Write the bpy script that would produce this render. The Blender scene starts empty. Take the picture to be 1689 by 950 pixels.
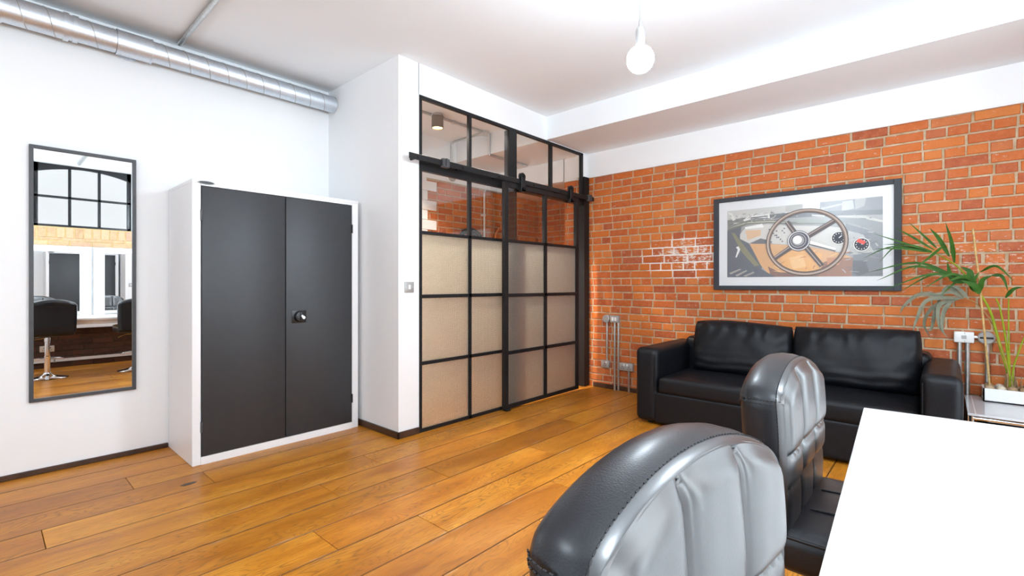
import bpy, bmesh, math, random
from mathutils import Vector, Matrix, noise

RND = random.Random(11)
scene = bpy.context.scene
col = scene.collection
PI = math.pi

# ------------------------------------------------------------------ camera, sky, lights, exposure
cam_d = bpy.data.cameras.new('camera')
cam = bpy.data.objects.new('camera', cam_d); col.objects.link(cam)
cam.location = (0, 0, 1.2)
cam.rotation_euler = (PI/2, 0, math.radians(42.0 - 90.0))
cam_d.sensor_width = 36.0
cam_d.lens = 790.0/1689.0*36.0
cam_d.shift_y = -7.0/1689.0
cam_d.clip_start = 0.02
scene.camera = cam

world = bpy.data.worlds.new('world'); scene.world = world
world.use_nodes = True
wbg = world.node_tree.nodes['Background']
wbg.inputs[0].default_value = (0.93, 0.97, 1.0, 1)
wbg.inputs[1].default_value = 1.45

def area(name, loc, rot, sx, sy, power, color=(1, 1, 1)):
    l = bpy.data.lights.new(name, 'AREA'); l.shape = 'RECTANGLE'; l.size = sx; l.size_y = sy
    l.energy = power; l.color = color
    o = bpy.data.objects.new(name, l); col.objects.link(o)
    o.location = loc; o.rotation_euler = rot
    return o
# daylight outside the arched windows; fill lamps outside the added low and rear windows
area('daylight_arched_window_near', (-1.0, -1.32, 2.42), (math.radians(90), 0, 0), 1.2, 1.0, 55, (0.74, 0.885, 1.0))
area('daylight_arched_window_far', (3.1, -1.32, 2.42), (math.radians(90), 0, 0), 1.2, 1.0, 20, (0.74, 0.885, 1.0))
area('added_low_window_fill', (3.2, -1.34, 1.05), (math.radians(90), 0, 0), 1.5, 1.7, 75, (0.77, 0.90, 1.0))
area('added_rear_window_fill', (-2.75, 1.9, 1.75), (math.radians(90), 0, math.radians(-90)), 3.0, 1.9, 44, (0.74, 0.885, 1.0))

vs = scene.view_settings
vs.view_transform = 'Standard'; vs.look = 'None'; vs.exposure = -0.40; vs.gamma = 1.0
vs.use_curve_mapping = False
cy = scene.cycles
cy.max_bounces = 12; cy.diffuse_bounces = 6; cy.glossy_bounces = 8
cy.transmission_bounces = 8; cy.transparent_max_bounces = 12
cy.sample_clamp_indirect = 6.0
cy.use_denoising = True
cy.caustics_reflective = False; cy.caustics_refractive = False

# ------------------------------------------------------------------ materials
class NT:
    """small helper around a node tree"""
    def __init__(s, name):
        s.m = bpy.data.materials.new(name); s.m.use_nodes = True
        s.t = s.m.node_tree; s.n = s.t.nodes
        s.b = s.n['Principled BSDF']; s.out = s.n['Material Output']
    def new(s, typ, **kw):
        x = s.n.new(typ)
        for k, v in kw.items():
            if k.startswith('i_'):
                key = k[2:].replace('_', ' ')
                x.inputs[int(key) if key.isdigit() else key].default_value = v
            else: setattr(x, k, v)
        return x
    def link(s, a, b): s.t.links.new(a, b)
    def coord(s, which='Object'): return s.new('ShaderNodeTexCoord').outputs[which]
    def mapping(s, vec, scale=(1, 1, 1), loc=(0, 0, 0), rot=(0, 0, 0)):
        m = s.new('ShaderNodeMapping'); s.link(vec, m.inputs[0])
        m.inputs['Scale'].default_value = scale; m.inputs['Location'].default_value = loc
        m.inputs['Rotation'].default_value = rot
        return m.outputs[0]
    def noise(s, vec, scale=5, detail=4, rough=.55, dist=0.0):
        n = s.new('ShaderNodeTexNoise'); s.link(vec, n.inputs['Vector'])
        n.inputs['Scale'].default_value = scale; n.inputs['Detail'].default_value = detail
        n.inputs['Roughness'].default_value = rough; n.inputs['Distortion'].default_value = dist
        return n.outputs['Fac']
    def ramp(s, fac, stops):
        r = s.new('ShaderNodeValToRGB'); s.link(fac, r.inputs[0])
        e = r.color_ramp.elements
        while len(e) < len(stops): e.new(.5)
        for x, (p, c) in zip(e, stops):
            x.position = p; x.color = (*c, 1) if len(c) == 3 else c
        return r.outputs[0]
    def mix(s, fac, a, b, blend='MIX'):
        m = s.new('ShaderNodeMix', data_type='RGBA', blend_type=blend)
        for sock, v in ((m.inputs[0], fac), (m.inputs[6], a), (m.inputs[7], b)):
            if hasattr(v, 'is_linked'): s.link(v, sock)
            elif isinstance(v, (int, float)): sock.default_value = v
            else: sock.default_value = (*v, 1)
        return m.outputs[2]
    def math(s, op, a, b=0.0, c=None):
        m = s.new('ShaderNodeMath', operation=op)
        for i, v in enumerate((a, b, c)):
            if v is None: continue
            if hasattr(v, 'is_linked'): s.link(v, m.inputs[i])
            else: m.inputs[i].default_value = v
        return m.outputs[0]
    def bump(s, height, strength=.3, dist=.01):
        b = s.new('ShaderNodeBump'); b.inputs['Strength'].default_value = strength
        b.inputs['Distance'].default_value = dist
        s.link(height, b.inputs['Height']); s.link(b.outputs[0], s.b.inputs['Normal'])
        return b.outputs[0]

def simple(name, color, rough=.5, metal=0.0, noise_amt=.05, nscale=30, bump=0.0, bscale=200, spec=.5, coat=0.0):
    k = NT(name); b = k.b
    b.inputs['Roughness'].default_value = rough; b.inputs['Metallic'].default_value = metal
    b.inputs['Specular IOR Level'].default_value = spec
    if coat: b.inputs['Coat Weight'].default_value = coat; b.inputs['Coat Roughness'].default_value = .08
    v = k.coord()
    n = k.noise(v, nscale, 3)
    lo = tuple(c*(1-noise_amt) for c in color); hi = tuple(min(1, c*(1+noise_amt)) for c in color)
    k.link(k.ramp(n, [(.3, lo), (.7, hi)]), b.inputs['Base Color'])
    if bump: k.bump(k.noise(v, bscale, 2), bump, .002)
    return k.m

M = {}
M['wall'] = simple('white_wall_paint', (.875, .885, .895), .6, noise_amt=.006, nscale=3, bump=.05, bscale=60)
M['ceiling'] = simple('white_ceiling_paint', (.85, .885, .915), .7, noise_amt=.006, nscale=3, bump=.04, bscale=60)
M['white_gloss'] = simple('white_gloss_paint', (.87, .87, .87), .25, noise_amt=.01)
M['white_plastic'] = simple('white_plastic', (.82, .82, .8), .35, noise_amt=.02)
M['cab_white'] = simple('white_powder_coat', (.84, .84, .85), .38, noise_amt=.01, bump=.05, bscale=400)
M['cab_grey'] = simple('graphite_powder_coat', (.027, .028, .031), .45, noise_amt=.06, nscale=14, bump=.08, bscale=500)
M['black_metal'] = simple('black_painted_steel', (.009, .009, .010), .45, noise_amt=.15, nscale=20, bump=.04, spec=.3)
M['black_plastic'] = simple('black_plastic', (.012, .012, .013), .3, noise_amt=.1)
M['grey_frame'] = simple('dark_grey_frame_paint', (.050, .050, .054), .45, noise_amt=.08)
M['pic_frame'] = simple('slate_black_frame', (.020, .023, .031), .55, noise_amt=.08)
M['chrome'] = simple('chrome', (.82, .83, .85), .08, 1.0, noise_amt=.02)
M['steel'] = simple('brushed_steel_plate', (.60, .60, .60), .33, 1.0, noise_amt=.05, bump=.05, bscale=300)
M['plate'] = simple('metal_clad_grey', (.40, .395, .385), .42, .3, noise_amt=.06, nscale=60)
M['dark_wood'] = simple('dark_stained_skirting', (.05, .022, .012), .4, noise_amt=.35, nscale=12)
M['copper'] = simple('copper_tube', (.78, .30, .10), .3, .45, noise_amt=.1)
M['rubber'] = simple('black_rubber_hose', (.02, .02, .022), .5, noise_amt=.2)
M['desk'] = simple('white_laminate', (.89, .89, .89), .3, noise_amt=.004)
M['mat_board'] = simple('white_mount_board', (.90, .90, .91), .8, noise_amt=.008)
M['cane'] = simple('bamboo_cane', (.50, .32, .12), .5, noise_amt=.3, nscale=50)
M['fibre'] = simple('palm_fibre', (.30, .19, .10), .8, noise_amt=.4, nscale=60)
M['cloth_wall'] = simple('slate_cardboard', (.5, .5, .5), .7)
M['socket_dark'] = simple('dark_slot', (.02, .02, .02), .6)
M['tan_side'] = simple('grey_table_glass', (.62, .62, .64), .12, noise_amt=.02)
M['bronze'] = simple('bronze_spot_body', (.16, .12, .08), .35, .6, noise_amt=.1)

def emit(name, color, s):
    k = NT(name); k.b.inputs['Base Color'].default_value = (*color, 1)
    k.b.inputs['Emission Color'].default_value = (*color, 1); k.b.inputs['Emission Strength'].default_value = s
    return k.m
M['bulb'] = emit('lit_pendant_globe', (.78, .90, 1.0), 430.0)
M['vanity_bulb'] = emit('lit_vanity_bulb', (.84, .935, 1.0), 58.0)
M['spot_lens'] = emit('warm_spot_lens', (1.0, .62, .25), 22.0)

def galvanised():
    k = NT('spiral_duct_galvanised'); b = k.b
    b.inputs['Metallic'].default_value = 1.0; b.inputs['Roughness'].default_value = .3
    v = k.coord()
    vo = k.new('ShaderNodeTexVoronoi'); k.link(k.mapping(v, (40, 40, 40)), vo.inputs['Vector'])
    f = k.math('ADD', k.math('MULTIPLY', vo.outputs['Color'], .5), k.math('MULTIPLY', k.noise(v, 6, 3), .5))
    k.link(k.ramp(f, [(.2, (.60, .65, .71)), (.8, (.74, .79, .85))]), b.inputs['Base Color'])
    k.link(k.math('MULTIPLY_ADD', k.noise(v, 12, 3), .14, .36), b.inputs['Roughness'])
    return k.m
M['duct'] = galvanised()
M['conduit'] = simple('galvanised_conduit', (.62, .63, .62), .32, .9, noise_amt=.12, nscale=40)
M['pale_conduit'] = simple('white_painted_conduit', (.78, .78, .76), .4, noise_amt=.04)

def mirror_mat():
    k = NT('silvered_mirror'); k.b.inputs['Metallic'].default_value = 1
    k.b.inputs['Roughness'].default_value = 0.0
    k.b.inputs['Base Color'].default_value = (.9, .91, .91, 1)
    n = k.noise(k.coord(), 3, 2)
    k.link(k.ramp(n, [(.3, (.90, .915, .915)), (.7, (.915, .92, .92))]), k.b.inputs['Base Color'])
    return k.m
M['mirror'] = mirror_mat()

def glass_mat(name, tint=(.96, .97, .965), gloss=.10, extra=.0, rough=.01):
    k = NT(name); k.n.remove(k.b)
    tr = k.new('ShaderNodeBsdfTransparent'); tr.inputs[0].default_value = (*tint, 1)
    gl = k.new('ShaderNodeBsdfGlossy'); gl.inputs['Roughness'].default_value = 0.02
    lw = k.new('ShaderNodeLayerWeight'); lw.inputs[0].default_value = .5
    wob = k.noise(k.coord(), 4, 1)
    gl.inputs['Roughness'].default_value = rough
    f = k.math('MULTIPLY_ADD', k.math('POWER', lw.outputs['Facing'], 5.0), .96, .04)
    f = k.math('ADD', k.math('MULTIPLY', f, gloss*10), extra)
    f = k.math('MULTIPLY', f, k.math('MULTIPLY_ADD', wob, .1, .95))
    mx = k.new('ShaderNodeMixShader'); k.link(f, mx.inputs[0])
    k.link(tr.outputs[0], mx.inputs[1]); k.link(gl.outputs[0], mx.inputs[2])
    k.link(mx.outputs[0], k.out.inputs[0])
    return k.m
M['glass'] = glass_mat('clear_glass', (.955, .955, .945), .10, .03)
M['window_glass'] = glass_mat('window_glass', (.98, .985, .985), .06)
M['pic_glass'] = glass_mat('picture_glass', (.97, .97, .97), .10, .02, .30)
M['clear_bulb'] = glass_mat('clear_lampholder', (.8, .8, .82), .3, .1)

def textured_glass():
    k = NT('cross_reeded_textured_glass'); k.n.remove(k.b)
    v = k.coord()
    sep = k.new('ShaderNodeSeparateXYZ'); k.link(v, sep.inputs[0])
    sx = k.math('SINE', k.math('MULTIPLY', sep.outputs[0], 2*PI/.019))
    sz = k.math('SINE', k.math('MULTIPLY', sep.outputs[2], 2*PI/.019))
    h = k.math('ADD', k.math('MULTIPLY', sx, sz), k.math('MULTIPLY', k.noise(v, 60, 2), 1.2))
    bp = k.new('ShaderNodeBump'); bp.inputs['Strength'].default_value = .7; bp.inputs['Distance'].default_value = .006
    k.link(h, bp.inputs['Height'])
    rf = k.new('ShaderNodeBsdfRefraction'); rf.inputs['Roughness'].default_value = .30; rf.inputs['IOR'].default_value = 1.2
    rf.inputs['Color'].default_value = (.98, .965, .88, 1)
    tl = k.new('ShaderNodeBsdfTranslucent'); tl.inputs['Color'].default_value = (.92, .89, .78, 1)
    df = k.new('ShaderNodeBsdfDiffuse'); df.inputs['Color'].default_value = (.74, .71, .66, 1)
    gl = k.new('ShaderNodeBsdfGlossy'); gl.inputs['Roughness'].default_value = .22
    for n in (rf, gl, df): k.link(bp.outputs[0], n.inputs['Normal'])
    m1 = k.new('ShaderNodeMixShader'); m1.inputs[0].default_value = .34
    k.link(rf.outputs[0], m1.inputs[1]); k.link(tl.outputs[0], m1.inputs[2])
    m2 = k.new('ShaderNodeMixShader'); m2.inputs[0].default_value = .09
    k.link(m1.outputs[0], m2.inputs[1]); k.link(df.outputs[0], m2.inputs[2])
    m3 = k.new('ShaderNodeMixShader')
    lw = k.new('ShaderNodeLayerWeight'); lw.inputs[0].default_value = .5; k.link(bp.outputs[0], lw.inputs['Normal'])
    k.link(k.math('MULTIPLY_ADD', k.math('POWER', lw.outputs['Facing'], 5.0), .9, .10), m3.inputs[0])
    k.link(m2.outputs[0], m3.inputs[1]); k.link(gl.outputs[0], m3.inputs[2])
    k.link(m3.outputs[0], k.out.inputs[0])
    return k.m
M['textured_glass'] = textured_glass()

def brick_mat(name, per_island, lime_glint=True, pal=None, rough=.5, hi=(.60, .19, .07), lo=(.25, .07, .03)):
    k = NT(name); b = k.b; b.inputs['Specular IOR Level'].default_value = .2
    geo = k.new('ShaderNodeNewGeometry')
    if per_island: rnd = geo.outputs['Random Per Island']
    else: rnd = k.new('ShaderNodeObjectInfo').outputs['Random']
    pos = geo.outputs['Position']
    pal = pal or [(0, (.32, .066, .026)), (.2, (.43, .092, .022)), (.5, (.51, .120, .020)), (.75, (.55, .145, .022)), (.9, (.59, .185, .040)), (1, (.36, .085, .040))]
    base = k.ramp(rnd, pal)
    n1 = k.noise(pos, 22, 5, .65)
    base = k.mix(k.ramp(n1, [(.35, (0, 0, 0)), (.75, (.55, .55, .55))]), base, hi)
    n2 = k.noise(pos, 90, 4, .7)
    base = k.mix(k.ramp(n2, [(.55, (0, 0, 0)), (.8, (.6, .6, .6))]), base, lo)
    if lime_glint:
        # scattered limewash flecks; the larger patch is glossy brick highlight painted into the colour
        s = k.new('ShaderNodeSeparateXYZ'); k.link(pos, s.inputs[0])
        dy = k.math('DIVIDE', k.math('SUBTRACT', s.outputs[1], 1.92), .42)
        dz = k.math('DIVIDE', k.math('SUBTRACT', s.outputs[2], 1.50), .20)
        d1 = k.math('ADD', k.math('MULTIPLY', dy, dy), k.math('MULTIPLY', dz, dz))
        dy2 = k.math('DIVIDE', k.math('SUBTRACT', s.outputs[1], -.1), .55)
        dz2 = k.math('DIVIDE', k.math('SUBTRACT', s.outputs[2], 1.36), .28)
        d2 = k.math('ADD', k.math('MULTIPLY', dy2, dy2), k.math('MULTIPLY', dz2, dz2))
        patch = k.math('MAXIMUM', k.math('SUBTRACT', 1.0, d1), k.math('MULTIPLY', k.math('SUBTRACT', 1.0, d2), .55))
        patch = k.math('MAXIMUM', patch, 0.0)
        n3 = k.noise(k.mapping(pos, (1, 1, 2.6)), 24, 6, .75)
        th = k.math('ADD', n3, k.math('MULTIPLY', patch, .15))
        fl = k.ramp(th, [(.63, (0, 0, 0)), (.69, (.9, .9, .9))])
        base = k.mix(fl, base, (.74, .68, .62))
    k.link(base, b.inputs['Base Color'])
    k.link(k.math('MULTIPLY_ADD', n1, .25, rough-.12), b.inputs['Roughness'])
    k.bump(k.math('ADD', n1, k.math('MULTIPLY', n2, .6)), .5, .004)
    return k.m
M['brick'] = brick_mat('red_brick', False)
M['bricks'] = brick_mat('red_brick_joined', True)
YBP = [(0, (.44, .27, .15)), (.4, (.52, .36, .21)), (.7, (.58, .42, .25)), (1, (.50, .29, .21))]
M['yellow_brick'] = brick_mat('yellow_stock_brick', False, False, YBP, hi=(.72, .52, .30), lo=(.35, .22, .12))
DP = [(0, (.06, .035, .03)), (.5, (.09, .05, .038)), (1, (.13, .065, .05))]
M['dark_brick'] = brick_mat('dark_stock_brick', False, False, DP, hi=(.16, .09, .07), lo=(.05, .03, .025))
def mortar(name, c1, c2, lime_glint=False):
    k = NT(name)
    g = k.new('ShaderNodeNewGeometry').outputs['Position']
    n = k.noise(g, 14, 5, .65); n2 = k.noise(g, 120, 3)
    mc = k.ramp(n, [(.3, c1), (.7, c2)])
    if lime_glint:  # mortar whitened in the same patch to paint the glossy highlight
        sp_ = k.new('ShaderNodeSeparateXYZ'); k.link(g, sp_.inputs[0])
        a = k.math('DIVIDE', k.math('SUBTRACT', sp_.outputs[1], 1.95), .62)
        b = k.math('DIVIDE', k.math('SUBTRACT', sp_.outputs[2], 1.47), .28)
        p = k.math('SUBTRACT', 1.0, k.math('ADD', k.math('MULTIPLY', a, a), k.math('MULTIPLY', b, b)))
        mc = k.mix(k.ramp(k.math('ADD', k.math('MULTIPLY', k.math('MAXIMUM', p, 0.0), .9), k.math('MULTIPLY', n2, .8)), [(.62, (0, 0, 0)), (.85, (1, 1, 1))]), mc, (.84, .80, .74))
    k.link(mc, k.b.inputs['Base Color'])
    k.b.inputs['Roughness'].default_value = .85
    k.bump(k.math('ADD', n, n2), .6, .006)
    return k.m
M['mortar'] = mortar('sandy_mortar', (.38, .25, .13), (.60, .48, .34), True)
M['yellow_mortar'] = mortar('yellow_mortar', (.48, .33, .12), (.58, .44, .22))
M['dark_mortar'] = mortar('dark_mortar', (.05, .035, .028), (.09, .065, .05))

def oak():
    k = NT('oiled_oak_plank'); b = k.b; b.inputs['Specular IOR Level'].default_value = .28
    oi = k.new('ShaderNodeObjectInfo')
    v0 = k.coord()
    off = k.new('ShaderNodeVectorMath', operation='MULTIPLY_ADD')
    cmb = k.new('ShaderNodeCombineXYZ')
    for i in range(3): k.link(oi.outputs['Random'], cmb.inputs[i])
    k.link(cmb.outputs[0], off.inputs[0]); off.inputs[1].default_value = (31, 17, 5); k.link(v0, off.inputs[2])
    v = off.outputs[0]
    big = k.noise(k.mapping(v, (1.1, 4.5, 1)), 1.5, 4, .55, .6)
    # cathedral grain: contour lines of a stretched noise field
    field = k.noise(k.mapping(v, (.75, 4.2, 1)), 1.6, 2, .45, .3)
    lines = k.math('ABSOLUTE', k.math('SINE', k.math('MULTIPLY', field, 120.0)))
    lines = k.math('POWER', k.math('SUBTRACT', 1.0, lines), 2.2)
    pores = k.noise(k.mapping(v, (9, 210, 1)), 1.0, 3, .6)
    base = k.ramp(big, [(.25, (.34, .105, .008)), (.45, (.52, .190, .015)), (.6, (.60, .245, .025)), (.78, (.70, .33, .048))])
    tint = k.ramp(oi.outputs['Random'], [(0, (.74, .66, .56)), (.4, (.93, .90, .86)), (.7, (1.05, 1.05, 1.0)), (1, (.84, .76, .66))])
    base = k.mix(1.0, base, tint, 'MULTIPLY')
    lm = k.noise(k.mapping(v, (.9, 2.2, 1)), 1.3, 2)
    lmask = k.ramp(lm, [(.36, (.05, .05, .05)), (.56, (.8, .8, .8))])
    base = k.mix(k.math('MULTIPLY', lines, lmask), base, (.20, .072, .014))
    base = k.mix(k.ramp(pores, [(.52, (0, 0, 0)), (.68, (.75, .75, .75))]), base, (.24, .085, .012))
    # worn varnish along the board edges
    s = k.new('ShaderNodeSeparateXYZ'); k.link(v0, s.inputs[0])
    edge = k.math('MULTIPLY', k.math('ABSOLUTE', s.outputs[1]), 1/.122)
    wn = k.noise(k.mapping(v, (2.2, 16, 1)), 2.2, 5, .7)
    wear = k.math('MULTIPLY', k.math('POWER', edge, 7.0), k.ramp(wn, [(.55, (0, 0, 0)), (.68, (.6, .6, .6))]))
    base = k.mix(wear, base, (.58, .44, .30))
    base = k.mix(k.math('MULTIPLY', k.math('GREATER_THAN', edge, .972), .75), base, (.12, .045, .010))   # dirt held in the joints
    k.link(base, b.inputs['Base Color'])
    k.link(k.math('ADD', k.math('MULTIPLY_ADD', big, .2, .24), k.math('MULTIPLY', wear, .3)), b.inputs['Roughness'])
    k.bump(k.math('ADD', k.math('MULTIPLY', pores, -.5), k.math('MULTIPLY', lines, -.35)), .12, .003)
    return k.m
M['oak'] = oak()
M['knot'] = simple('dark_oak_knot', (.055, .028, .012), .45, noise_amt=.6, nscale=60)
M['subfloor'] = simple('dark_subfloor', (.035, .018, .008), .9)

def leather(name, color, rough, scale, strength, coat=0.0, spec=.5, ior=1.5):
    k = NT(name); b = k.b
    v = k.coord()
    vo = k.new('ShaderNodeTexVoronoi'); vo.inputs['Scale'].default_value = scale; k.link(v, vo.inputs['Vector'])
    n = k.noise(v, scale*.12, 4)
    k.link(k.ramp(n, [(.3, tuple(c*.8 for c in color)), (.7, tuple(c*1.2 for c in color))]), b.inputs['Base Color'])
    k.link(k.math('MULTIPLY_ADD', n, .14, rough-.07), b.inputs['Roughness'])
    b.inputs['Specular IOR Level'].default_value = spec
    if coat: b.inputs['Coat Weight'].default_value = coat; b.inputs['Coat Roughness'].default_value = .32; b.inputs['Coat IOR'].default_value = ior
    k.bump(k.math('ADD', vo.outputs['Distance'], k.math('MULTIPLY', n, .8)), strength, .0015)
    return k.m
M['sofa'] = leather('black_sofa_leather', (.0055, .006, .008), .42, 230, .25, 0, .24)
M['stool'] = leather('black_grained_stool_leather', (.006, .0065, .009), .42, 420, .34, .75, .12, 1.45)
M['stool_front'] = leather('smooth_stool_leather', (.008, .0085, .011), .40, 420, .14, 1.0, .15, 2.0)
M['stitch'] = simple('black_thread', (.006, .006, .008), .6)

def leaf(name, c1, c2):
    k = NT(name); v = k.coord()
    n = k.noise(v, 18, 3)
    k.link(k.ramp(n, [(.3, c1), (.7, c2)]), k.b.inputs['Base Color'])
    k.b.inputs['Roughness'].default_value = .5; k.b.inputs['Specular IOR Level'].default_value = .2
    k.b.inputs['Subsurface Weight'].default_value = 0.0
    k.bump(k.noise(k.mapping(v, (60, 60, 60)), 3, 2), .15, .002)
    return k.m
M['leaf'] = leaf('palm_leaf', (.014, .060, .006), (.045, .125, .012))
M['dead_leaf'] = leaf('withered_palm_leaf', (.12, .125, .085), (.22, .215, .15))
M['stem'] = leaf('palm_stem', (.17, .26, .012), (.32, .36, .022))
M['brown_stem'] = leaf('dry_palm_stem', (.30, .17, .06), (.40, .25, .09))
def pebble_mat():
    k = NT('river_pebble'); oi = k.new('ShaderNodeObjectInfo')
    c = oi.outputs['Color']
    n = k.noise(k.coord(), 30, 4)
    k.link(k.mix(k.ramp(n, [(.4, (0, 0, 0)), (.7, (.5, .5, .5))]), c, (.36, .25, .15)), k.b.inputs['Base Color'])
    k.b.inputs['Roughness'].default_value = .5
    return k.m
M['pebble'] = pebble_mat()
def print_mat():
    k = NT('photo_print'); a = k.new('ShaderNodeVertexColor'); a.layer_name = 'ink'
    g = k.noise(k.coord(), 140, 3)
    k.link(k.mix(1.0, a.outputs[0], k.ramp(g, [(.3, (1.06, 1.06, 1.06)), (.7, (1.2, 1.2, 1.2))]), 'MULTIPLY'), k.b.inputs['Base Color'])
    k.b.inputs['Roughness'].default_value = .6
    return k.m
M['print'] = print_mat()

# ------------------------------------------------------------------ mesh helpers
class MB:
    """collects verts/faces into one mesh"""
    def __init__(s): s.v = []; s.f = []
    def add(s, vs, fs, mat=None):
        o = len(s.v)
        for p in vs: s.v.append(tuple(mat @ Vector(p)) if mat else tuple(p))
        for f in fs: s.f.append(tuple(i+o for i in f))
        return s
    def box(s, x0, x1, y0, y1, z0, z1, mat=None):
        vs = [(x, y, z) for z in (z0, z1) for y in (y0, y1) for x in (x0, x1)]
        return s.add(vs, [(0, 2, 3, 1), (4, 5, 7, 6), (0, 1, 5, 4), (2, 6, 7, 3), (0, 4, 6, 2), (1, 3, 7, 5)], mat)
    def rbox(s, x0, x1, y0, y1, z0, z1, bev, seg=2, mat=None):
        bm = bmesh.new(); bmesh.ops.create_cube(bm, size=1)
        for v in bm.verts:
            v.co = ((x0+x1)/2+v.co.x*(x1-x0), (y0+y1)/2+v.co.y*(y1-y0), (z0+z1)/2+v.co.z*(z1-z0))
        bmesh.ops.bevel(bm, geom=bm.edges[:], offset=bev, segments=seg, profile=.5, affect='EDGES')
        bm.verts.index_update()
        s.add([v.co[:] for v in bm.verts], [[v.index for v in f.verts] for f in bm.faces], mat)
        bm.free(); return s
    def tube(s, pts, r, n=10, cap=True, closed=False):
        pts = [Vector(p) for p in pts]; m = len(pts); o = len(s.v)
        rs = r if isinstance(r, (list, tuple)) else [r]*m
        prev = None
        for i, p in enumerate(pts):
            a = pts[(i-1) % m] if (i > 0 or closed) else p
            b = pts[(i+1) % m] if (i < m-1 or closed) else p
            t = (b-a).normalized()
            if prev is None:
                up = Vector((0, 0, 1)) if abs(t.z) < .9 else Vector((1, 0, 0))
                x = t.cross(up).normalized()
            else:
                x = (prev - t*prev.dot(t)); x = x.normalized() if x.length > 1e-6 else t.orthogonal().normalized()
            prev = x; y = t.cross(x)
            for j in range(n):
                an = 2*PI*j/n
                s.v.append(tuple(p + (x*math.cos(an)+y*math.sin(an))*rs[i]))
        rng = m if closed else m-1
        for i in range(rng):
            for j in range(n):
                a = o+i*n+j; b = o+i*n+(j+1) % n
                c = o+((i+1) % m)*n+(j+1) % n; d = o+((i+1) % m)*n+j
                s.f.append((a, b, c, d))
        if cap and not closed:
            s.f.append(tuple(o+j for j in reversed(range(n)))); s.f.append(tuple(o+(m-1)*n+j for j in range(n)))
        return s
    def lathe(s, prof, n=24, mat=None, axis='z'):
        vs = []; fs = []; m = len(prof)
        for (r, h) in prof:
            for j in range(n):
                a = 2*PI*j/n; x, y = r*math.cos(a), r*math.sin(a)
                vs.append({'z': (x, y, h), 'x': (h, x, y), 'y': (y, h, x)}[axis])
        for i in range(m-1):
            for j in range(n):
                fs.append((i*n+j, i*n+(j+1) % n, (i+1)*n+(j+1) % n, (i+1)*n+j))
        fs.append(tuple(reversed(range(n)))); fs.append(tuple((m-1)*n+j for j in range(n)))
        return s.add(vs, fs, mat)
    def prism(s, poly, d0, d1, plane='xz'):
        """extrude a polygon given in a plane along the third axis"""
        n = len(poly)
        def P(a, b, d): return {'xz': (a, d, b), 'yz': (d, a, b), 'xy': (a, b, d)}[plane]
        vs = [P(a, b, d0) for a, b in poly]+[P(a, b, d1) for a, b in poly]
        fs = [tuple(range(n)), tuple(reversed(range(n, 2*n)))]
        for i in range(n):
            j = (i+1) % n; fs.append((i, i+n, j+n, j))
        return s.add(vs, fs)
    def grid(s, fn, nu, nv, flip=False):
        o = len(s.v)
        for j in range(nv+1):
            for i in range(nu+1): s.v.append(tuple(fn(i/nu, j/nv)))
        for j in range(nv):
            for i in range(nu):
                a = o+j*(nu+1)+i; q = (a, a+1, a+nu+2, a+nu+1)
                s.f.append(q[::-1] if flip else q)
        return s
    def mesh(s, name, smooth=True, angle=35, fix=True):
        me = bpy.data.meshes.new(name)
        me.from_pydata(s.v, [], s.f)
        if fix:
            bm = bmesh.new(); bm.from_mesh(me)
            bmesh.ops.recalc_face_normals(bm, faces=bm.faces[:])
            bm.to_mesh(me); bm.free()
        if smooth:
            for p in me.polygons: p.use_smooth = True
            me.set_sharp_from_angle(angle=math.radians(angle))
        me.update()
        return me

WM = {}   # world matrix of a thing's root while building
def root_matrix(o):
    while o.parent: o = o.parent
    return WM.get(o.name, Matrix())

def thing(name, label, cat, loc=(0, 0, 0), rz=0.0, group=None):
    o = bpy.data.objects.new(name, None); col.objects.link(o)
    o.empty_display_size = .05
    o.location = loc; o.rotation_euler = (0, 0, rz)
    WM[o.name] = Matrix.Translation(loc) @ Matrix.Rotation(rz, 4, 'Z')
    o['label'] = label; o['category'] = cat
    if group: o['group'] = group
    return o

def obj(name, mb, mat, parent=None, local=False, label=None, smooth=True, angle=35, kind=None):
    me = mb.mesh(name, smooth, angle) if isinstance(mb, MB) else mb
    o = bpy.data.objects.new(name, me); col.objects.link(o)
    if mat and not me.materials: me.materials.append(M[mat] if isinstance(mat, str) else mat)
    if parent:
        o.parent = parent
        if not local: me.transform(root_matrix(parent).inverted())
    if label: o['label'] = label
    if kind: o['kind'] = kind
    return o

def struct(name, mb, mat, smooth=False):
    o = obj(name, mb, mat, smooth=smooth); o['kind'] = 'structure'; return o

def children(o): return [c for c in bpy.data.objects if c.parent == o]
def copy_tree(o, parent=None):
    c = o.copy(); col.objects.link(c)
    if parent: c.parent = parent
    for ch in children(o): copy_tree(ch, c)
    return c

# ------------------------------------------------------------------ main dimensions
XB = 4.82      # brick wall
YL = 4.24      # left white wall (mirror, cabinet)
YP = 3.14      # glazed partition
YF = -1.0      # front wall with the arched windows and lit mirrors
XR = -2.5      # rear wall behind the viewpoint
ZC = 2.972       # ceiling
YC = 4.57      # back wall of the room behind the partition
XS = 5.67      # its side recess

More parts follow.
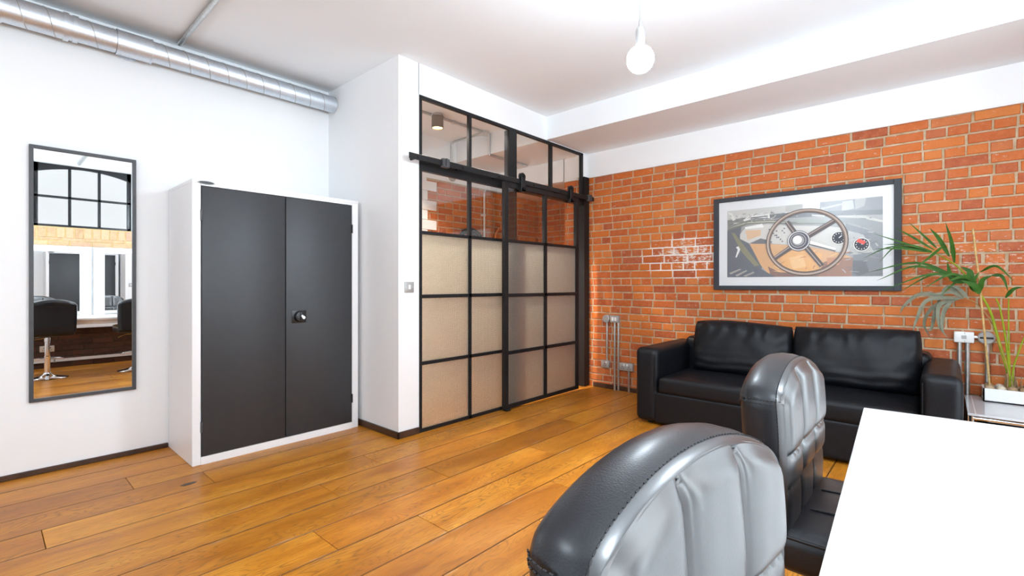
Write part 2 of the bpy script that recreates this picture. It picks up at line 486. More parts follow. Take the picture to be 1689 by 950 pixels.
# ------------------------------------------------------------------ structure
fl = struct('floor', MB().box(XR-.1, XS+.1, YF-.1, YC+.1, -.12, -.014), 'subfloor')
def plank_mesh(L, W):
    b = .0012; x, y = L/2-.0016, W/2-.0013
    v = [(-x, -y, -.016), (x, -y, -.016), (x, y, -.016), (-x, y, -.016),
         (-x, -y, -b), (x, -y, -b), (x, y, -b), (-x, y, -b),
         (-x+b, -y+b, 0), (x-b, -y+b, 0), (x-b, y-b, 0), (-x+b, y-b, 0)]
    f = [(8, 9, 10, 11), (4, 5, 9, 8), (5, 6, 10, 9), (6, 7, 11, 10), (7, 4, 8, 11), (0, 1, 5, 4), (1, 2, 6, 5), (2, 3, 7, 6), (3, 0, 4, 7)]
    return MB().add(v, f).mesh('floor_plank', False)
PW = .2477
known = {1.53: [2.32], 1.778: [1.515], 2.026: [1.081], 2.274: [1.946], 2.522: [1.357], 2.77: [1.79], 3.266: [.95, 3.4], 3.018: [2.75, .2], 1.2825: [1.9], 1.035: [1.1]}
r0 = 1.53 - PW*11
for i in range(25):
    ya = r0+i*PW; yb = ya+PW
    ya2, yb2 = max(ya, YF), min(yb, YC)
    if yb2-ya2 < .01: continue
    js = None
    for kx, vx in known.items():
        if abs(kx-ya) < .03: js = list(vx)
    if js is None: js = [RND.uniform(-.6, 1.4)]
    x = min(js)
    while x > XR+.5: x -= RND.uniform(1.5, 2.2); js.append(x)
    x = max(js)
    while x < XS-.5: x += RND.uniform(1.5, 2.2); js.append(x)
    js = sorted(j for j in js if XR+.15 < j < XS-.15)
    ends = [XR]+js+[XS]
    for a, b in zip(ends, ends[1:]):
        o = obj('floor_plank', plank_mesh(b-a, yb2-ya2), 'oak', fl, True)
        o.location = ((a+b)/2, (ya2+yb2)/2, RND.uniform(-.0004, .0004))
def blob(cx, cy, rx, ry, n, seed, h):
    r = random.Random(seed)
    ring = [((cx+rx*math.cos(2*PI*i/n)*r.uniform(.75, 1.1)), (cy+ry*math.sin(2*PI*i/n)*r.uniform(.75, 1.1))) for i in range(n)]
    return MB().prism(ring, -.001, h, 'xy')
obj('knot', blob(.835, 3.36, .045, .022, 14, 5, .0012), 'knot', fl, smooth=False, label='dark split knot in the oak')

struct('ceiling', MB().box(XR-.1, XS+.1, YF-.3, YC+.1, ZC, ZC+.12), 'ceiling')
struct('trim_1', MB().box(4.02, XS+.1, YF, YC, 2.728, ZC-.0005), 'ceiling')          # dropped beam along the brick wall
struct('wall_left', MB().box(XR-.1, 2.17, YL, YC+.1, 0, ZC), 'wall')
struct('wall_pier', MB().box(2.165, 2.36, YP-.01, YC+.1, 0, ZC), 'wall')
struct('wall_header', MB().box(2.355, 4.07, YP-.01, YP+.08, 2.72, ZC).box(4.05, XB+.1, YP-.01, YP+.08, 2.72, 2.735).box(4.71, XB+.1, YP, YP+.08, 2.45, 2.725), 'wall')
struct('wall_rear', MB().box(XR-.1, XR, YF-.1, .4, 0, ZC).box(XR-.1, XR, 3.4, YL+.1, 0, ZC).box(XR-.1, XR, .4, 3.4, 0, .8).box(XR-.1, XR, .4, 3.4, 2.7, ZC), 'wall')
struct('trim_2', MB().box(XB-.018, XB+.3, YF, 3.47, 2.46, 2.730).box(XB-.014, XB+.3, YF, 3.47, 2.448, 2.462), 'wall')  # white strip over the brickwork
struct('trim_3', MB().box(XB-.018, XS+.1, 3.46, YC+.1, 2.46, 2.730), 'wall')           # lintel over the recess

def wall_frame(origin, U, N):
    U = Vector(U); N = Vector(N); Z = Vector((0, 0, 1))
    m = Matrix(((U.x, N.x, Z.x, origin[0]), (U.y, N.y, Z.y, origin[1]), (U.z, N.z, Z.z, origin[2]), (0, 0, 0, 1)))
    return m
def brick_geo(L, h, seed, depth=.022, j=.0016):
    r = random.Random(seed); q = lambda: r.uniform(-j, j)
    x, z = L/2, h/2; b = .0042
    out = [(-x+q(), -.004+q(), -z+q()), (x+q(), -.004+q(), -z+q()), (x+q(), -.004+q(), z+q()), (-x+q(), -.004+q(), z+q())]
    inn = [(-x+b+q(), q()*.6, -z+b+q()), (x-b+q(), q()*.6, -z+b+q()), (x-b+q(), q()*.6, z-b+q()), (-x+b+q(), q()*.6, z-b+q())]
    bk = [(-x, -depth, -z), (x, -depth, -z), (x, -depth, z), (-x, -depth, z)]
    v = out+inn+bk
    f = [(4, 5, 6, 7), (0, 1, 5, 4), (1, 2, 6, 5), (2, 3, 7, 6), (3, 0, 4, 7), (8, 9, 1, 0), (9, 10, 2, 1), (10, 11, 3, 2), (11, 8, 0, 3)]
    return v, f
_bm = {}
def brick_mesh(L, h, var, mat=''):
    key = (round(L, 3), round(h, 3), var, mat)
    if key not in _bm:
        v, f = brick_geo(L, h, int(L*1000)*31+int(h*1000)*7+var)
        _bm[key] = MB().add(v, f).mesh('brick', False)
    return _bm[key]
def brick_field(parent, frame, u1, z0, z1, course, mat, mat_joined, cap, score=None, skip=None, stretch=.245, joint=.0135, seed=1, english=True, zoff=0.0):
    """lay courses over [0,u1] x [z0,z1]; the best-scored become single bricks, the rest one joined part"""
    r = random.Random(seed); items = []
    k = 0; z = z0+zoff
    while z < z1-.012:
        h = min(course-joint, z1-z)
        header = english and (k % 2 == 1)
        step = stretch/2 if header else stretch
        u = -r.uniform(0, 1)*.03 - (step*.5 if header else (stretch*.25 if english else stretch*(.5 if k % 2 else 0)))
        while u < u1:
            w = step*r.uniform(.965, 1.035)
            if not header and english and r.random() < .06: w = step*.5
            if header and r.random() < .05: w = step*2
            a, b = max(u, 0), min(u+w-joint*r.uniform(.8, 1.25), u1)
            if b-a > .02:
                full = (a == u and b < u1)
                c = ((a+b)/2, z+h/2+r.uniform(-.0015, .0015))
                if not (skip and skip(*c)): items.append((c, b-a, h, full))
            u += w
        z += course; k += 1
    ind = items; rest = []
    if score:
        items.sort(key=lambda t: -score(frame @ Vector((t[0][0], 0, t[0][1])), t[1]))
    ind, rest = items[:cap], items[cap:]
    for (u, zz), L, h, full in ind:
        Lq = round(L/.01)*.01 if full else round(L, 3)
        me = brick_mesh(min(Lq, L+.003), h, r.randrange(5), mat)
        o = bpy.data.objects.new('brick', me); col.objects.link(o); o.parent = parent
        if not me.materials: me.materials.append(M[mat])
        o.matrix_local = root_matrix(parent).inverted() @ frame @ Matrix.Translation((u, r.uniform(-.0015, .0022), zz)) @ Matrix.Rotation(r.uniform(-.006, .006), 4, 'Y')
    if rest:
        mb = MB()
        for (u, zz), L, h, full in rest:
            v, f = brick_geo(L, h, r.randrange(9999))
            mb.add(v, f, frame @ Matrix.Translation((u, r.uniform(-.0015, .0022), zz)))
        obj('brickwork', mb, mat_joined, parent, smooth=False, kind='stuff')

# the brick wall on the right
FWD = Vector((math.cos(math.radians(42)), math.sin(math.radians(42)), 0)); RGT = Vector((FWD.y, -FWD.x, 0))
def in_view_score(p, L):
    d = Vector((p.x, p.y, 0)); dep = d.dot(FWD); lat = d.dot(RGT)
    if dep < .1 or lat/dep > 1.08: return 0.0
    s = L/(dep*dep)
    if p.z < .8 and -.1 < p.y < 1.95: s *= .05           # behind the sofa
    if .26 < p.y < 1.64 and 1.16 < p.z < 2.0: s *= .02   # behind the picture
    return s
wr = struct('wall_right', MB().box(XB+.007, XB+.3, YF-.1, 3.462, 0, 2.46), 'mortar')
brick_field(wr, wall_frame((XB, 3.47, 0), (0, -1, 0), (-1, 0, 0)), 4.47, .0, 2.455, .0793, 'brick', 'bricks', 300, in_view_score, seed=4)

# room behind the partition: back wall, recess
wb = struct('wall_back', MB().box(3.55, XS+.2, YC+.007, YC+.2, 0, 2.47), 'mortar')
def closet_score(p, L):
    return L*(1 if p.z > 1.45 else .4)
brick_field(wb, wall_frame((3.57, YC, 0), (1, 0, 0), (0, -1, 0)), XS-3.57, 0, 2.465, .0793, 'brick', 'bricks', 240, closet_score, seed=9)
struct('wall_upper', MB().box(2.3, XS+.2, YC, YC+.2, 2.468, ZC).box(2.3, 3.56, YC+.006, YC+.2, 0, 2.468), 'wall')
wt = struct('wall_toothing', MB().box(2.36, 3.5, YC+.002, YC+.1, 0, 2.466), 'wall')
bz = 2.425
for i in range(21):
    top = bz-i*.1165
    if top < .05: break
    x1 = 3.70 if i % 2 == 0 else 3.565
    for a, b in ((x1-.27, x1), (x1-.545, x1-.275), (x1-.82, x1-.55)):
        o = obj('brick', MB().rbox(a, b, YC-.012, YC+.01, top-.1125, top, .003, 1), 'white_gloss', wt, smooth=False)
ws = struct('wall_recess', MB().box(XS+.007, XS+.2, 3.3, YC+.1, 0, 2.47).box(XB+.02, XS+.1, 3.3, 3.455, 0, 2.47), 'mortar')
brick_field(ws, wall_frame((XS, YC, 0), (0, -1, 0), (-1, 0, 0)), 1.1, 0, 2.465, .0793, 'brick', 'bricks', 110, lambda p, L: p.z, seed=21)

# skirtings
def skirt(name, mb): struct(name, mb, 'dark_wood')
skirt('baseboard_left', MB().rbox(XR, .925, YL-.014, YL+.002, 0, .034, .004, 1))
skirt('baseboard_pier', MB().rbox(2.151, 2.167, YP-.024, YL, 0, .052, .004, 1).rbox(2.151, 2.357, YP-.024, YP-.008, 0, .052, .004, 1))
skirt('baseboard_right', MB().rbox(XB-.016, XB+.01, YF, 3.05, 0, .05, .004, 1))

# ------------------------------------------------------------------ front wall: arched windows over lit mirrors
bays = [-1.0, 1.05, 3.1]
fw = MB(); xs = XR-.1
fw.box(XR-.1, 2.5, YF-.25, YF, 0, 2.02).box(2.5, 3.9, YF-.25, YF, 0, .16).box(2.5, 3.9, YF-.25, YF, 1.96, 2.02)
for c in bays:
    fw.box(xs, c-.55, YF-.25, YF, 2.02, ZC); xs = c+.55
    fw.box(c-.55, c+.55, YF-.25, YF, 2.93, ZC)
fw.box(xs, XB+.3, YF-.25, YF, 2.02, ZC).box(3.9, XB+.3, YF-.25, YF, 0, 2.03)
wf = struct('wall_front', fw, 'wall')
mo = MB().box(-.05, 2.15, YF-.001, YF+.008, 1.75, 2.02)
obj('mortar_bed', mo, 'yellow_mortar', wf, smooth=False)
def field_simple(parent, x0, x1, z0, z1, course, mat, stretch, seed, english=False):
    brick_field(parent, wall_frame((x0, YF+.014, 0), (1, 0, 0), (0, 1, 0)), x1-x0, z0, z1, course, mat, mat, 300, seed=seed, stretch=stretch, english=english)
field_simple(wf, -.05, 2.15, 1.865, 2.02, .155, 'yellow_brick', .098, 3)
field_simple(wf, -.05, 2.15, 1.75, 1.86, .075, 'yellow_brick', .24, 6)
obj('mortar_bed', MB().box(-.05, 2.4, YF-.001, YF+.008, 0, .62), 'dark_mortar', wf, smooth=False)
field_simple(wf, -.05, 2.4, .0, .61, .0793, 'dark_brick', .24, 8)
for wi, c in enumerate(bays):
    w = bpy.data.objects.new('window_%d' % (wi+1), None); col.objects.link(w); w['kind'] = 'structure'
    w.location = (c, YF-.12, 2.02); WM[w.name] = Matrix.Translation(w.location)
    y0, y1 = YF-.14, YF-.09
    xa, xb = c-.55, c+.55
    def arcz(x): return 2.895-.10*((x-c)/.55)**2
    obj('stile', MB().box(xa, xa+.05, y0, y1, 2.02, 2.93), 'black_metal', w, smooth=False)
    obj('stile', MB().box(xb-.05, xb, y0, y1, 2.02, 2.93), 'black_metal', w, smooth=False)
    obj('bottom_rail', MB().box(xa, xb, y0, y1, 2.02, 2.06), 'black_metal', w, smooth=False)
    n = 16; poly = [(xa+(xb-xa)*i/n, arcz(xa+(xb-xa)*i/n)) for i in range(n+1)]
    hd = MB()
    for (p, q) in zip(poly, poly[1:]):
        hd.prism([p, q, (q[0], 2.93), (p[0], 2.93)], y0, y1)
    obj('arched_head', hd, 'black_metal', w, smooth=False)
    for t in (1/3, 2/3):
        x = xa+.05+(xb-xa-.1)*t
        obj('glazing_bar', MB().box(x-.016, x+.016, y0, y1, 2.05, arcz(x)+.02), 'black_metal', w, smooth=False)
    obj('glazing_bar', MB().box(xa, xb, y0, y1, 2.445, 2.475), 'black_metal', w, smooth=False)
    for t in range(3):
        x = xa+.05+(xb-xa-.1)*t/3; x2 = xa+.05+(xb-xa-.1)*(t+1)/3
        for za, zb in ((2.05, 2.455), (2.465, 2.92)):
            obj('pane', MB().box(x, x2, YF-.118, YF-.112, za, zb), 'window_glass', w, smooth=False)
# low steel window added in the far bay, unseen, to brighten the stool fronts
w = bpy.data.objects.new('window_6', None); col.objects.link(w); w['kind'] = 'structure'
w.location = (3.2, YF, .16); WM[w.name] = Matrix.Translation(w.location)
for xa in (2.5, 2.96, 3.42, 3.87): obj('stile', MB().box(xa, xa+.03, YF-.14, YF-.09, .16, 1.96), 'black_metal', w, smooth=False)
for za in (.16, .76, 1.36, 1.93): obj('glazing_bar', MB().box(2.5, 3.9, YF-.14, YF-.09, za, za+.03), 'black_metal', w, smooth=False)
for i in range(3):
    for za in (.18, .78, 1.38): obj('pane', MB().box(2.53+.46*i, 2.97+.46*i, YF-.118, YF-.112, za, za+.58), 'window_glass', w, smooth=False)
# big unseen window added in the rear wall to even out the light
w = bpy.data.objects.new('window_4', None); col.objects.link(w); w['kind'] = 'structure'
w.location = (XR, 1.9, .8); WM[w.name] = Matrix.Translation(w.location)
for ya in (.4, 1.15, 1.9, 2.65, 3.4):
    obj('stile', MB().box(XR-.08, XR-.03, max(.4, ya-.025), min(3.4, ya+.025), .8, 2.7), 'black_metal', w, smooth=False)
for za in (.8, 1.42, 2.05, 2.66):
    obj('glazing_bar', MB().box(XR-.08, XR-.03, .4, 3.4, za, za+.04), 'black_metal', w, smooth=False)
for i in range(4):
    for za in (.82, 1.44, 2.07):
        obj('pane', MB().box(XR-.06, XR-.054, .42+.75*i, 1.13+.75*i, za, za+.6), 'window_glass', w, smooth=False)

# lit make-up mirrors on a white ledge (seen in the wall mirror)
led = thing('dressing_ledge', 'long white dressing ledge under the lit make-up mirrors, seen in the wall mirror', 'shelf', (1.05, YF, .6))
obj('shelf_board', MB().rbox(-.75, 2.2, YF+.001, YF+.17, .66, .70, .004, 1), 'white_gloss', led)
obj('fascia', MB().box(-.75, 2.2, YF+.14, YF+.16, .56, .66), 'white_gloss', led, smooth=False)
for x in (-.6, .9, 2.1): obj('bracket', MB().box(x, x+.03, YF+.001, YF+.14, .58, .66), 'white_gloss', led, smooth=False)
vl = ['lit make-up mirror behind the viewpoint, nearest the rear wall', 'bulb-framed make-up mirror behind the nearer stool, left one in the wall mirror',
      'bulb-framed make-up mirror behind the farther stool, right one in the wall mirror']
for i, x0 in enumerate((-.55, .285, 1.135)):
    x1 = x0+.82; z0, z1 = .70, 1.745
    v = thing('vanity_mirror', vl[i], 'mirror', ((x0+x1)/2, YF+.05, z0), group='bulb-framed make-up mirrors')
    fr = MB()
    for a, b, c_, d in ((x0, x0+.125, z0, z1), (x1-.125, x1, z0, z1), (x0+.125, x1-.125, z1-.085, z1), (x0+.125, x1-.125, z0, z0+.03)):
        fr.box(a, b, YF+.001, YF+.05, c_, d)
    obj('frame', fr, 'white_gloss', v, smooth=False)
    obj('mirror_glass', MB().box(x0+.12, x1-.12, YF+.002, YF+.03, z0+.025, z1-.08), 'mirror', v, smooth=False)
    bulbs = [(x0+.0625, z0+.12+.19*j) for j in range(5)]+[(x1-.0625, z0+.12+.19*j) for j in range(5)]+[(x0+.17+.16*j, z1-.042) for j in range(4)]
    for bx, bz_ in bulbs:
        sm = MB().lathe([(.001, -.027), (.014, -.023), (.024, -.012), (.027, 0), (.024, .012), (.014, .023), (.001, .027)], 10, Matrix.Translation((bx, YF+.072, bz_)))
        obj('bulb', sm, 'vanity_bulb', v)
# pipe and socket low on the front wall
pp = thing('skirting_pipe', 'pale pipe running low along the dark brickwork, seen in the wall mirror', 'pipe', (1, YF+.04, .08))
obj('pipe', MB().box(-.9, 3.5, YF+.012, YF+.05, .085, .125), 'white_gloss', pp, smooth=False)
for x in (-.5, .7, 1.9, 3.1): obj('clip', MB().box(x, x+.02, YF+.01, YF+.055, .08, .13), 'plate', pp, smooth=False)

# ------------------------------------------------------------------ glazed partition (window_5) and sliding door (door_1)
pt = bpy.data.objects.new('window_5', None); col.objects.link(pt); pt['kind'] = 'structure'
pt.location = (2.36, YP, 0); WM[pt.name] = Matrix.Translation(pt.location)
def bar(name, x0, x1, z0, z1, y0=YP-.016, y1=YP+.016, parent=pt, mat='black_metal'):
    return obj(name, MB().box(x0, x1, y0, y1, z0, z1), mat, parent, smooth=False)
bar('stile', 2.36, 2.386, 0, 2.72)
bar('head_rail', 2.386, 4.71, 2.694, 2.72)
bar('transom_rail', 2.386, 4.72, 2.112, 2.20)
bar('glazing_bar', 2.903, 2.932, 2.20, 2.694)
bar('mullion_post', 3.43, 3.545, 0, 2.694, YP-.012, YP+.05)
bar('glazing_bar', 4.084, 4.122, 2.20, 2.694)
bar('stile', 4.672, 4.712, 2.20, 2.72)
bar('jamb_post', 4.715, XB-.004, 0, 2.45, YP-.03, YP+.05)
bar('glazing_bar', 2.903, 2.932, 0, 2.112)
rows = [(1.602, 1.628), (1.083, 1.112), (.543, .570), (0.0, .028)]
for a, b in rows: bar('glazing_bar', 2.386, 3.43, a, b)
def pane(x0, x1, z0, z1, mat, parent, y=YP):
    return obj('pane', MB().box(x0, x1, y-.003, y+.003, z0, z1), mat, parent, smooth=False)
for a, b in ((2.384, 2.905), (2.93, 3.432), (3.543, 4.086), (4.12, 4.674)): pane(a, b, 2.198, 2.696, 'glass', pt)
for a, b in ((2.384, 2.905), (2.93, 3.432)):
    pane(a, b, 1.626, 2.114, 'glass', pt)
    for (l, _), (_, h) in zip(rows, rows[1:]): pane(a, b, h-.002, l+.002, 'textured_glass', pt)
dr = bpy.data.objects.new('door_1', None); col.objects.link(dr); dr['kind'] = 'structure'
YD = YP-.075
dr.location = (3.28, YD, 0); WM[dr.name] = Matrix.Translation(dr.location)
def dbar(name, x0, x1, z0, z1): return bar(name, x0, x1, z0, z1, YD-.018, YD+.018, dr)
dbar('stile', 3.282, 3.335, .02, 2.16); dbar('stile', 4.458, 4.506, .02, 2.16); dbar('glazing_bar', 3.888, 3.928, .055, 2.12)
drow = [(2.115, 2.16), (1.593, 1.62), (1.075, 1.106), (.530, .562), (.02, .057)]
for i, (a, b) in enumerate(drow): dbar('rail' if i in (0, 4) else 'glazing_bar', 3.335, 4.458, a, b)
for a, b in ((3.333, 3.89), (3.926, 4.46)):
    for i, ((l, _), (_, h)) in enumerate(zip(drow, drow[1:])):
        pane(a, b, h-.002, l+.002, 'glass' if i == 0 else 'textured_glass', dr, YD)
for x in (3.515, 4.33):
    hg = obj('hanger_strap', MB().rbox(x-.03, x+.03, YD-.052, YD-.043, 2.09, 2.235, .004, 1).lathe([(.03, -.0095), (.03, 0)], 20, Matrix.Translation((x, YD-.043, 2.235)), 'y').rbox(x-.03, x+.03, YD-.052, YD-.018, 2.09, 2.13, .003, 1), 'black_metal', dr)
    wh = obj('wheel', MB().lathe([(.014, -.012), (.038, -.012), (.033, -.003), (.033, .003), (.038, .012), (.014, .012)], 24, Matrix.Translation((x, YD-.028, 2.238)), 'y'), 'black_plastic', hg)
    obj('bolt', MB().lathe([(.001, -.012), (.009, -.012), (.009, .0)], 8, Matrix.Translation((x, YD-.052, 2.238)), 'y').lathe([(.001, -.010), (.008, -.010), (.008, .0)], 8, Matrix.Translation((x, YD-.052, 2.115)), 'y'), 'black_metal', hg)
# flat rail carrying the door
rl = thing('door_rail', 'black flat steel sliding-door rail bolted across the glazed partition', 'rail', (2.196, YD-.03, 2.16))
obj('track', MB().rbox(2.196, 4.80, YD-.033, YD-.024, 2.163, 2.210, .002, 1), 'black_metal', rl)
for x in (2.28, 2.75, 3.2, 3.70, 4.15, 4.72):
    obj('standoff', MB().lathe([(.012, 0), (.012, YP-.016-YD+.024+(.012 if x < 2.3 else 0))], 10, Matrix.Translation((x, YD-.024, 2.187)), 'y').lathe([(.011, -.008), (.011, 0)], 6, Matrix.Translation((x, YD-.033, 2.187)), 'y'), 'black_metal', rl)
for x in (2.55, 4.70):
    obj('end_stop', MB().rbox(x-.036, x+.036, YD-.052, YD-.014, 2.150, 2.222, .004, 1).box(x-.008, x+.008, YD-.06, YD-.05, 2.16, 2.222), 'grey_frame', rl, label='bolted grey stop block')
obj('floor_guide', MB().rbox(3.30, 3.36, YD-.03, YD+.03, 0, .02, .004, 1), 'black_metal', rl)

# ------------------------------------------------------------------ services seen through the partition glass, and two added spotlights
def spotlight(x, y, label, watts):
    sp = thing('ceiling_spotlight', label, 'spotlight', (x, y, ZC))
    obj('body', MB().lathe([(.03, ZC-.02), (.062, ZC-.022), (.062, ZC-.145), (.054, ZC-.147), (.052, ZC-.12)], 24, Matrix.Translation((x, y, 0))), 'bronze', sp)
    obj('mount', MB().lathe([(.05, ZC-.022), (.05, ZC-.0005)], 20, Matrix.Translation((x, y, 0))), 'conduit', sp)
    obj('lens', MB().lathe([(.0, ZC-.138), (.053, ZC-.138), (.053, ZC-.128)], 20, Matrix.Translation((x, y, 0))), 'spot_lens', sp)
    lt = bpy.data.lights.new('spotlight_lamp', 'SPOT'); lt.energy = watts; lt.color = (1, .92, .82); lt.spot_size = 1.72; lt.spot_blend = .35; lt.shadow_soft_size = .05
    lo = bpy.data.objects.new('spotlight_lamp', lt); col.objects.link(lo); lo.location = (x, y, ZC-.15)
spotlight(3.2, 3.93, 'small bronze ceiling spotlight with warm glow behind the partition', 150)
spotlight(2.75, 3.35, 'added bronze ceiling spotlight close behind the fixed panes, hidden by the header', 210)  # added out of sight to light the closet behind the fixed panes
spotlight(3.45, 3.35, 'added bronze ceiling spotlight close behind the sliding door, hidden by the header', 620)  # added out of sight to brighten the door panes from behind
cr = thing('conduit_run', 'grey conduit running over ceiling, beam and back wall behind the partition', 'conduit', (3.9, 3.96, ZC))
cz = ZC-.014; q = .0125
obj('pipe', MB().tube([(2.37, 3.965, cz), (3.14, 3.965, cz)], q), 'conduit', cr)
obj('pipe', MB().tube([(3.26, 3.965, cz), (3.90, 3.965, cz)], q), 'conduit', cr)
obj('pipe', MB().tube([(3.935, 3.99, cz), (3.935, 4.50, cz), (3.935, 4.545, cz-.012), (3.935, 4.555, cz-.05), (3.935, 4.555, 2.585)], q), 'conduit', cr)
obj('pipe', MB().tube([(3.96, 3.965, cz), (3.975, 3.965, cz), (4.002, 3.97, cz-.012), (4.006, 3.97, cz-.05), (4.006, 3.97, 2.745), (4.015, 3.97, 2.719), (4.05, 3.97, 2.714), (4.70, 3.97, 2.714)], q), 'conduit', cr)
obj('junction_box', MB().lathe([(.048, ZC-.04), (.05, ZC-.001)], 20, Matrix.Translation((3.935, 3.965, 0))), 'conduit', cr)
for p in ((3.45, 3.965, 2.95, 0), (3.935, 4.25, 2.95, 1)):
    obj('saddle', MB().rbox(p[0]-.02, p[0]+.02, p[1]-.022, p[1]+.022, ZC-.03, ZC-.001, .004, 1), 'conduit', cr)
db = thing('junction_disc', 'round grey junction disc on the white wall above the closet bricks', 'box', (3.95, YC, 2.54))
obj('disc', MB().lathe([(.0, -.026), (.05, -.026), (.057, -.018), (.057, 0)], 24, Matrix.Translation((3.95, YC, 2.535)), 'y'), 'plate', db)
wpipe = thing('wall_conduit', 'thin pale vertical conduit on the closet brickwork beside the copper coil', 'conduit', (4.50, YC-.02, 1.2))
obj('pipe', MB().tube([(4.50, YC-.02, .1), (4.50, YC-.02, 2.40)], .012), 'pale_conduit', wpipe)
obj('clip', MB().box(4.455, 4.515, YC-.034, YC-.001, 2.10, 2.125), 'pale_conduit', wpipe, smooth=False)
obj('elbow', MB().tube([(4.50, YC-.02, 2.40), (4.50, YC-.02, 2.43), (4.53, YC-.02, 2.455), (4.9, YC-.02, 2.455)], .014), 'conduit', wpipe)
cc = thing('copper_coil', 'coil of bright copper tube hung on the closet brickwork', 'coil', (4.84, YC-.03, 1.82))
for i, rr in enumerate((.155, .175, .195)):
    obj('turn', MB().tube([(4.85+rr*math.cos(a*PI/18)+.01*i, YC-.025-.014*i, 1.80+rr*math.sin(a*PI/18)) for a in range(36)], .0095, 8, closed=True), 'copper', cc)
obj('hook', MB().tube([(4.85, YC+.0, 1.985), (4.85, YC-.08, 1.985), (4.85, YC-.09, 2.0)], .006, 6), 'black_metal', cc)
hs = thing('hose_coil', 'black rubber hose coil hanging low on the closet brickwork left of the copper', 'coil', (4.22, YC-.05, 1.6))
for i, rr in enumerate((.19, .215, .24)):
    obj('turn', MB().tube([(4.22+rr*math.cos(a*PI/18), YC-.03-.016*i, 1.665+rr*math.sin(a*PI/18)) for a in range(36)], .0135, 8, closed=True), 'rubber', hs)
obj('hook', MB().tube([(4.22, YC+.0, 1.85), (4.22, YC-.09, 1.85), (4.22, YC-.10, 1.87)], .008, 6), 'black_metal', hs)
bx = thing('white_box', 'white bracketed box standing off the closet bricks below the hose coil', 'box', (4.25, YC-.1, 1.3))
obj('body', MB().rbox(4.08, 4.68, YC-.30, YC-.10, 1.28, 1.70, .008, 2), 'white_plastic', bx)
for x in (4.14, 4.60): obj('bracket', MB().box(x, x+.03, YC-.11, YC-.001, 1.30, 1.34), 'white_plastic', bx, smooth=False)
obj('lid_seam', MB().box(4.085, 4.675, YC-.303, YC-.298, 1.60, 1.606), 'socket_dark', bx, smooth=False)

# ------------------------------------------------------------------ wall mirror
mr = thing('wall_mirror', 'tall narrow mirror with dark grey frame hung on the white wall', 'mirror', (.47, YL, .46))
x0, x1, z0, z1 = .203, .735, .458, 2.07
t = .021; ya, yb = YL-.022, YL-.001
for a, b, c_, d in ((x0, x0+t, z0, z1), (x1-t, x1, z0, z1), (x0+t, x1-t, z1-t, z1), (x0+t, x1-t, z0, z0+t)):
    obj('frame_bar', MB().rbox(a, b, ya, yb, c_, d, .0015, 1), 'grey_frame', mr, smooth=False)
obj('mirror_glass', MB().box(x0+t-.002, x1-t+.002, YL-.010, YL-.002, z0+t-.002, z1-t+.002), 'mirror', mr, smooth=False)

# ------------------------------------------------------------------ storage cabinet
CX0, CX1, CY0 = .928, 2.124, 3.65
cab = thing('storage_cabinet', 'white steel cabinet with two dark grey doors standing in the corner', 'cabinet', ((CX0+CX1)/2, 3.94, 0))
cb = MB()
cb.rbox(CX0, CX0+.05, CY0, YL-.018, 0.0, 1.888, .003, 1).rbox(CX1-.056, CX1, CY0, YL-.018, 0.0, 1.888, .003, 1)
cb.box(CX0+.05, CX1-.056, CY0, YL-.018, 0.0, .052).box(CX0+.05, CX1-.056, CY0, YL-.018, 1.852, 1.888)
cb.box(CX0+.05, CX1-.056, YL-.03, YL-.018, .05, 1.85)
obj('carcass', cb, 'cab_white', cab, smooth=False)
obj('top_panel', MB().rbox(CX0-.002, CX1+.002, CY0-.003, YL-.018, 1.866, 1.892, .004, 2), 'cab_white', cab)
for i, (a, b) in enumerate(((CX0+.054, 1.5235), (1.529, CX1-.060))):
    d = obj('door', MB().rbox(a, b, CY0-.004, CY0+.016, .056, 1.848, .003, 2), 'cab_grey', cab)
    hx = a-.001 if i == 0 else b+.001
    for z in (1.655, .25):
        obj('hinge', MB().lathe([(.007, -.035), (.007, .035)], 10, Matrix.Translation((hx, CY0-.004, z))), 'black_metal' if i else 'grey_frame', d)
    if i == 1:
        lk = obj('lock_plate', MB().rbox(1.568, 1.680, CY0-.010, CY0-.002, .903, .998, .004, 2), 'black_plastic', d)
lk2 = obj('lock_knob', MB().lathe([(.02, -.034), (.036, -.030), (.038, -.01), (.042, -.002)], 24, Matrix.Translation((1.624, CY0-.009, .951)), 'y').rbox(1.617, 1.631, CY0-.052, CY0-.03, .916, .986, .004, 2), 'black_plastic', lk.parent)
obj('key_barrel', MB().lathe([(.0, -.02), (.011, -.02), (.014, -.016), (.014, 0)], 16, Matrix.Translation((1.638, CY0-.04, .945)), 'y').lathe([(.0, -.018), (.008, -.018), (.01, 0)], 12, Matrix.Translation((1.622, CY0-.052, .958)), 'y'), 'steel', lk.parent, label='steel key barrel')
ov = [(1.008+.052*math.cos(2*PI*i/28), 1.872+.0115*math.sin(2*PI*i/28)) for i in range(28)]
obj('badge', MB().prism(ov, CY0-.008, CY0-.002), 'plate', cab, label='grey oval badge')
obj('badge_inlay', MB().prism([(1.008+(a-1.008)*.86, 1.872+(b-1.872)*.8) for a, b in ov], CY0-.0095, CY0-.007), 'cab_grey', cab)

